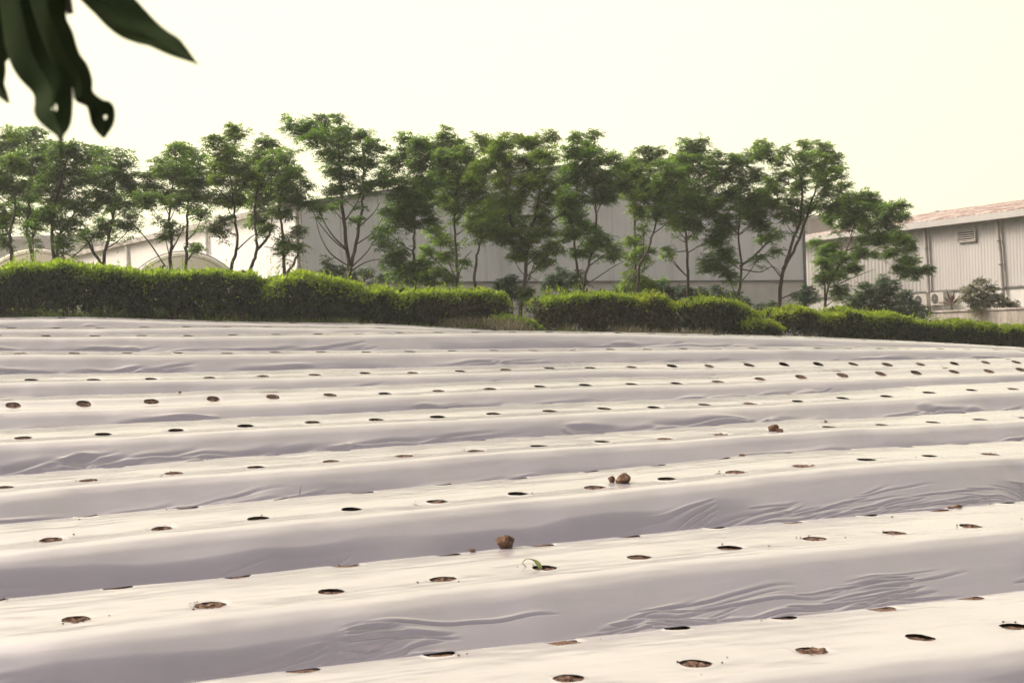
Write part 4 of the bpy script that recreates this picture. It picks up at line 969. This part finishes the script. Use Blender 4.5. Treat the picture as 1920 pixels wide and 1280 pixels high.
# ------------------------------------------------------------------ polytunnels
def tunnel(lab, u_, v_apex, Y, Rr, ln, ang):
    ap = at(u_, v_apex, Y); zc = ap[2] - Rr
    rt = (ap[0], ap[1], float(ground_z(ap[0], ap[1]))); t = thing('polytunnel', rt, lab, 'polytunnel', 'arched polytunnels at the left')
    ax = np.array([math.cos(ang), math.sin(ang)]); bk_ = np.array([-ax[1], ax[0]])
    def pt(th, d, r=Rr): q = ap[:2] + ax * r * math.sin(th) + bk_ * d; return (q[0], q[1], zc + r * math.cos(th))
    ths = np.linspace(-1.57, 1.57, 25)
    V = []; nd = 9
    for d in np.linspace(.0, ln, nd):
        for th in ths: V.append(pt(th, d))
    n_ = len(ths); Q = [[i * n_ + j, i * n_ + j + 1, (i + 1) * n_ + j + 1, (i + 1) * n_ + j] for i in range(nd - 1) for j in range(n_ - 1)]
    link('cover', mesh_np('cover', np.array(V) - np.array(rt), Q, 'tunnel_film', smooth=True), t)
    mb = MB(); P = [pt(th, .12, Rr - .02) for th in ths]; P = [(P[0][0], P[0][1], -1)] + P + [(P[-1][0], P[-1][1], -1)]
    mb.add(P, [list(range(len(P)))]); mb.build('end_sheet', 'tunnel_film', t, rt)
    for d, r in ((-.03, Rr + .01), (.04, Rr - .10)):
        mb = MB(); P = [pt(th, d, r) for th in ths]; mb.tube([(P[0][0], P[0][1], -.6)] + P + [(P[-1][0], P[-1][1], -.6)], .015, 6); mb.build('hoop', 'hoop', t, rt)
    for x in (-.55, 0, .55):
        q = ap[:2] + ax * x * Rr; mb = MB(); mb.tube([(q[0], q[1], -.6), (q[0], q[1], zc + math.sqrt(Rr * Rr - (x * Rr) ** 2) - .14)], .016, 6); mb.build('post', 'hoop', t, rt)
tunnel('pale polytunnel arch in front of the white warehouse side', 342, 472, 33.0, 1.5, 12, math.radians(12))
tunnel('pale polytunnel arch behind the hedge at the far left', 66, 466, 33.5, 1.55, 12, math.radians(12))

# ------------------------------------------------------------------ clods, seedling, straw on the film
def clod(k, u_, v_, w_px, h_px, lab, seed, sink=.3):
    P, s_, w_ = film_hit(k, u_, v_ + h_px * .35)
    sc = P[1] / F; rx = w_px * sc / 2; rz = h_px * sc / 2
    import bmesh
    bm = bmesh.new(); bmesh.ops.create_icosphere(bm, subdivisions=4, radius=1)
    rg = np.random.RandomState(seed); o1 = rg.uniform(0, 50, 3)
    pl = unit(rg.normal(0, 1, (9, 3))); pd = rg.uniform(.5, .9, 9)
    for v in bm.verts:
        c = np.array(v.co)
        for n_, d_ in zip(pl, pd):
            e_ = c @ n_ - d_
            if e_ > 0: c = c - n_ * e_ * .85
        c = c * (1 + .55 * (fbm(c[0] * 2.2 + o1[0], c[1] * 2.2 + c[2] * 1.7 + o1[1], seed, 4) - .45) + .16 * (float(vnoise(c[0] * 9 + o1[2], c[1] * 8 + c[2] * 9, seed)) - .5))
        c = c * np.array([rx * 1.12, rx * .95, rz * 1.15]); v.co = c
    me = bpy.data.meshes.new('soil_clod'); bm.to_mesh(me); bm.free(); me.materials.append(MAT['clod']); 
    o = link('soil_clod', me, None, (P[0], P[1], P[2] + rz * (1 - sink))); tag(o, lab, 'soil clod', 'clods of soil lying on the film'); o.rotation_euler[2] = seed
clod(2, 948, 1011, 33, 25, 'big brown soil clod on the bed above the seedling', 3)
clod(3, 1170, 897, 32, 20, 'larger clod of the pair on the third bed', 4)
clod(3, 1147, 898, 15, 15, 'small pale clod touching the larger one of the pair', 5)
clod(4, 1451, 803, 19, 14, 'small dark clod perched at a hole on the fourth bed', 6)
clod(4, 1462, 807, 16, 6, 'flat crumb of soil beside the small dark clod', 7)
for j, (k, u_, v_, w_, h_) in enumerate([(2, 1796, 944, 17, 6), (2, 1782, 947, 12, 4), (2, 885, 1024, 14, 6), (3, 1391, 853, 16, 4), (6, 337, 735, 8, 3), (4, 1548, 790, 6, 4)]):
    clod(k, u_, v_, w_, h_, ['dark soil crumb on the crest at the right of the second bed', 'pale soil crumb left of the dark one on that crest', 'soil crumb in the crest hole left of the big clod',
        'flat soil crumb on the crest of the third bed', 'tiny crumb on the crest of the sixth bed at the left', 'tiny crumb on the crest of the fourth bed at the right'][j], 20 + j, .2)
rgc = random.Random(77); import bmesh
bm = bmesh.new()
for k in (1, 2, 3, 4):
    for h in HS[k]:
        for row, off in ((0, 0), (.5, .25)):
            for _ in range(rgc.choice((0, 0, 1, 2, 4))):
                a = rgc.uniform(0, 6.28); d = .062 + abs(rgc.gauss(0, .05)); s_ = h + off + d * math.cos(a); w_ = row + d * math.sin(a) * .8
                if w_ > .6: continue
                r_ = rgc.uniform(.002, .0055); p = bedpt(k, s_, w_, float(film_z(k, np.array([s_]), np.array([w_]), False)[0]) + r_ * .5)
                bmesh.ops.create_icosphere(bm, subdivisions=1, radius=r_, matrix=Matrix.Translation(p) @ Matrix.Diagonal((1, rgc.uniform(.6, 1.2), rgc.uniform(.5, .9), 1)))
me = bpy.data.meshes.new('soil_crumbs'); bm.to_mesh(me); bm.free(); me.materials.append(MAT['clod']); tag(link('soil_crumbs', me), 'fine brown soil crumbs scattered round the planting holes', 'soil crumbs', kind='stuff')
P, s_, w_ = film_hit(2, 1012, 1062)
t = thing('seedling', tuple(P), 'wilted pale green seedling bending out of a planting hole', 'seedling')
mb = MB(); mb.tube(spline([(0, 0, -.03), (-.012, 0, .012), (-.035, .0, .034), (-.06, .0, .036), (-.075, -.005, .02), (-.06, -.012, .004)], 4), .0022, 6); mb.build('stem', 'seedling', t)
V = []; 
for q, (x, z_, hw) in enumerate([(.006, -.012, .003), (.0, .004, .010), (-.008, .018, .012), (-.018, .03, .009), (-.03, .037, .002)]):
    V += [(x - hw, -.012, z_), (x, -.016, z_ + .002), (x + hw, -.012, z_ + .001)]
Qd = [[3 * q + j, 3 * q + j + 1, 3 * q + 4 + j, 3 * q + 3 + j] for q in range(4) for j in range(2)]
link('leaf', mesh_np('leaf', V, Qd, 'seedling', smooth=True), t)
P, s_, w_ = film_hit(4, 562, 925)
o = MB(); o.tube([P, P + np.array([.004, 0, .025]), P + np.array([.012, 0, .05])], [.003, .002, .001], 5); o = o.build('straw_bit', 'pale_stem'); tag(o, 'tiny straw sticking up from the side of the fourth bed', 'straw')

# ------------------------------------------------------------------ hanging leaves close to the camera
def bigleaf(parent, root, L, Rr, Y0, Y1, fold=.006, hole=None):
    Lp = spline([(a, b, 0) for a, b in L], 4)[:, :2]; Rp = spline([(a, b, 0) for a, b in Rr], 4)[:, :2]
    n_ = 70; rs = lambda P: np.stack([np.interp(np.linspace(0, 1, n_), np.linspace(0, 1, len(P)), P[:, c]) for c in (0, 1)], -1)
    Lp = rs(Lp); Rp = rs(Rp); V = []; cr = 15
    for i in range(n_):
        f = i / (n_ - 1); Y = Y0 + (Y1 - Y0) * f
        for j in range(cr):
            g_ = j / (cr - 1); uv = Lp[i] * (1 - g_) + Rp[i] * g_; yy = Y + abs(g_ - .5) * 2 * fold * 2 + .0015 * math.sin(f * 16 + j * .4)
            V.append(at(uv[0], uv[1], yy))
    Q = [[i * cr + j, i * cr + j + 1, (i + 1) * cr + j + 1, (i + 1) * cr + j] for i in range(n_ - 1) for j in range(cr - 1)]
    if hole:
        hu, hv, hr = hole; keep = []
        for q in Q:
            i, j = divmod(q[0], cr); g_ = (j + .5) / (cr - 1); uv = Lp[i] * (1 - g_) + Rp[i] * g_
            if math.hypot(uv[0] - hu, (uv[1] - hv)) > hr: keep.append(q)
        Q = keep
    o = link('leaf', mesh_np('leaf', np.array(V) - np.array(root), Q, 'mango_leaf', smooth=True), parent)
    so_ = o.modifiers.new('thickness', 'SOLIDIFY'); so_.thickness = .0008
    mid = [at(*((Lp[i] + Rp[i]) / 2), Y0 + (Y1 - Y0) * i / (n_ - 1) - .001) for i in range(0, n_, 3)]
    mb = MB(); mb.tube(mid, np.linspace(.0016, .0005, len(mid)), 6); ob = mb.build('midrib', 'mango_leaf', o, root)
broot = tuple(at(60, -260, 1.35))
br = thing('leafy_branch', broot, 'out of focus dark green leaves hanging into the upper left corner', 'branch')
bigleaf(br, broot, [(178,-60),(225,-28),(255,0),(290,38),(312,57),(335,72),(347,86),(360,104),(372,121)], [(70,-70),(110,-40),(150,0),(178,27),(197,47),(222,67),(252,79),(282,88),(318,104),(372,121.5)], 1.30, 1.22)
bigleaf(br, broot, [(-10,-60),(0,0),(8,60),(18,112),(36,146),(62,174),(66,192),(65,212),(74,228),(92,244),(109,257),(116,285),(121,312)], [(70,-60),(75,0),(90,50),(105,95),(120,130),(134,162),(137,190),(134,228),(126,244),(118,252),(112,258)], 1.34, 1.24, hole=(104,201,5.5))
bigleaf(br, broot, [(50,-60),(58,0),(72,45),(88,90),(108,130),(135,160),(142,188),(163,199),(168,215),(172,232),(183,248),(194,258)], [(118,-60),(122,0),(124,35),(136,60),(148,100),(163,122),(172,150),(173,172),(192,188),(206,192),(214,206),(212,232),(195,259)], 1.28, 1.30, hole=(197,219,4))
bigleaf(br, broot, [(-60,-40),(-50,40),(-40,110),(-25,150),(-8,175),(15,193)], [(-10,-60),(0,0),(8,100),(10,135),(8,158),(13,176),(17,194)], 1.36, 1.30)
bigleaf(br, broot, [(-20,-60),(-15,0),(-12,40),(-8,80),(0,113)], [(50,-60),(56,0),(48,50),(30,90),(10,116)], 1.40, 1.38)
bigleaf(br, broot, [(30,-80),(45,-30),(60,0),(76,20),(90,36),(104,45)], [(80,-90),(100,-40),(112,-10),(120,10),(118,30),(106,47)], 1.33, 1.36)
mb = MB(); mb.tube(spline([at(132, 26, 1.30), at(126, 0, 1.30), at(112, -60, 1.31), at(80, -150, 1.33), at(60, -260, 1.35), at(-60, -420, 1.4), at(-400, -620, 1.6), at(-1100, -900, 2.0)], 4), np.linspace(.0032, .012, 29), 7)
mb.build('twig', 'bark', br, broot)
for (ua, va) in ((125, -62), (30, -62), (88, -62), (-35, -42), (15, -62), (55, -84)):
    mb = MB(); mb.tube(spline([at(ua, va, 1.33), at((ua + 75) / 2, va - 35, 1.34), at(92, -120, 1.325)], 4), .0016, 5); mb.build('leaf_stalk', 'mango_leaf', br, broot)

# ------------------------------------------------------------------ thin haze
HAZE = 0.0014
mb = MB(); x0, x1, y0, y1, z0, z1 = -1000, 1000, -400, 1600, -4.0, 12.0
mb.add([(x0,y0,z0),(x1,y0,z0),(x1,y1,z0),(x0,y1,z0),(x0,y0,z1),(x1,y0,z1),(x1,y1,z1),(x0,y1,z1)], [[3,2,1,0],[4,5,6,7],[0,1,5,4],[1,2,6,5],[2,3,7,6],[3,0,4,7]])
m, t = newmat('haze_air'); o_ = N(t, 'ShaderNodeOutputMaterial'); v_ = N(t, 'ShaderNodeVolumePrincipled')
v_.inputs['Color'].default_value = (.97, .97, .96, 1); v_.inputs['Density'].default_value = HAZE; v_.inputs['Anisotropy'].default_value = .35
t.links.new(v_.outputs[0], o_.inputs['Volume'])
hz = mb.build('haze', 'haze_air'); hz['kind'] = 'stuff'

scene.render.engine = 'CYCLES'
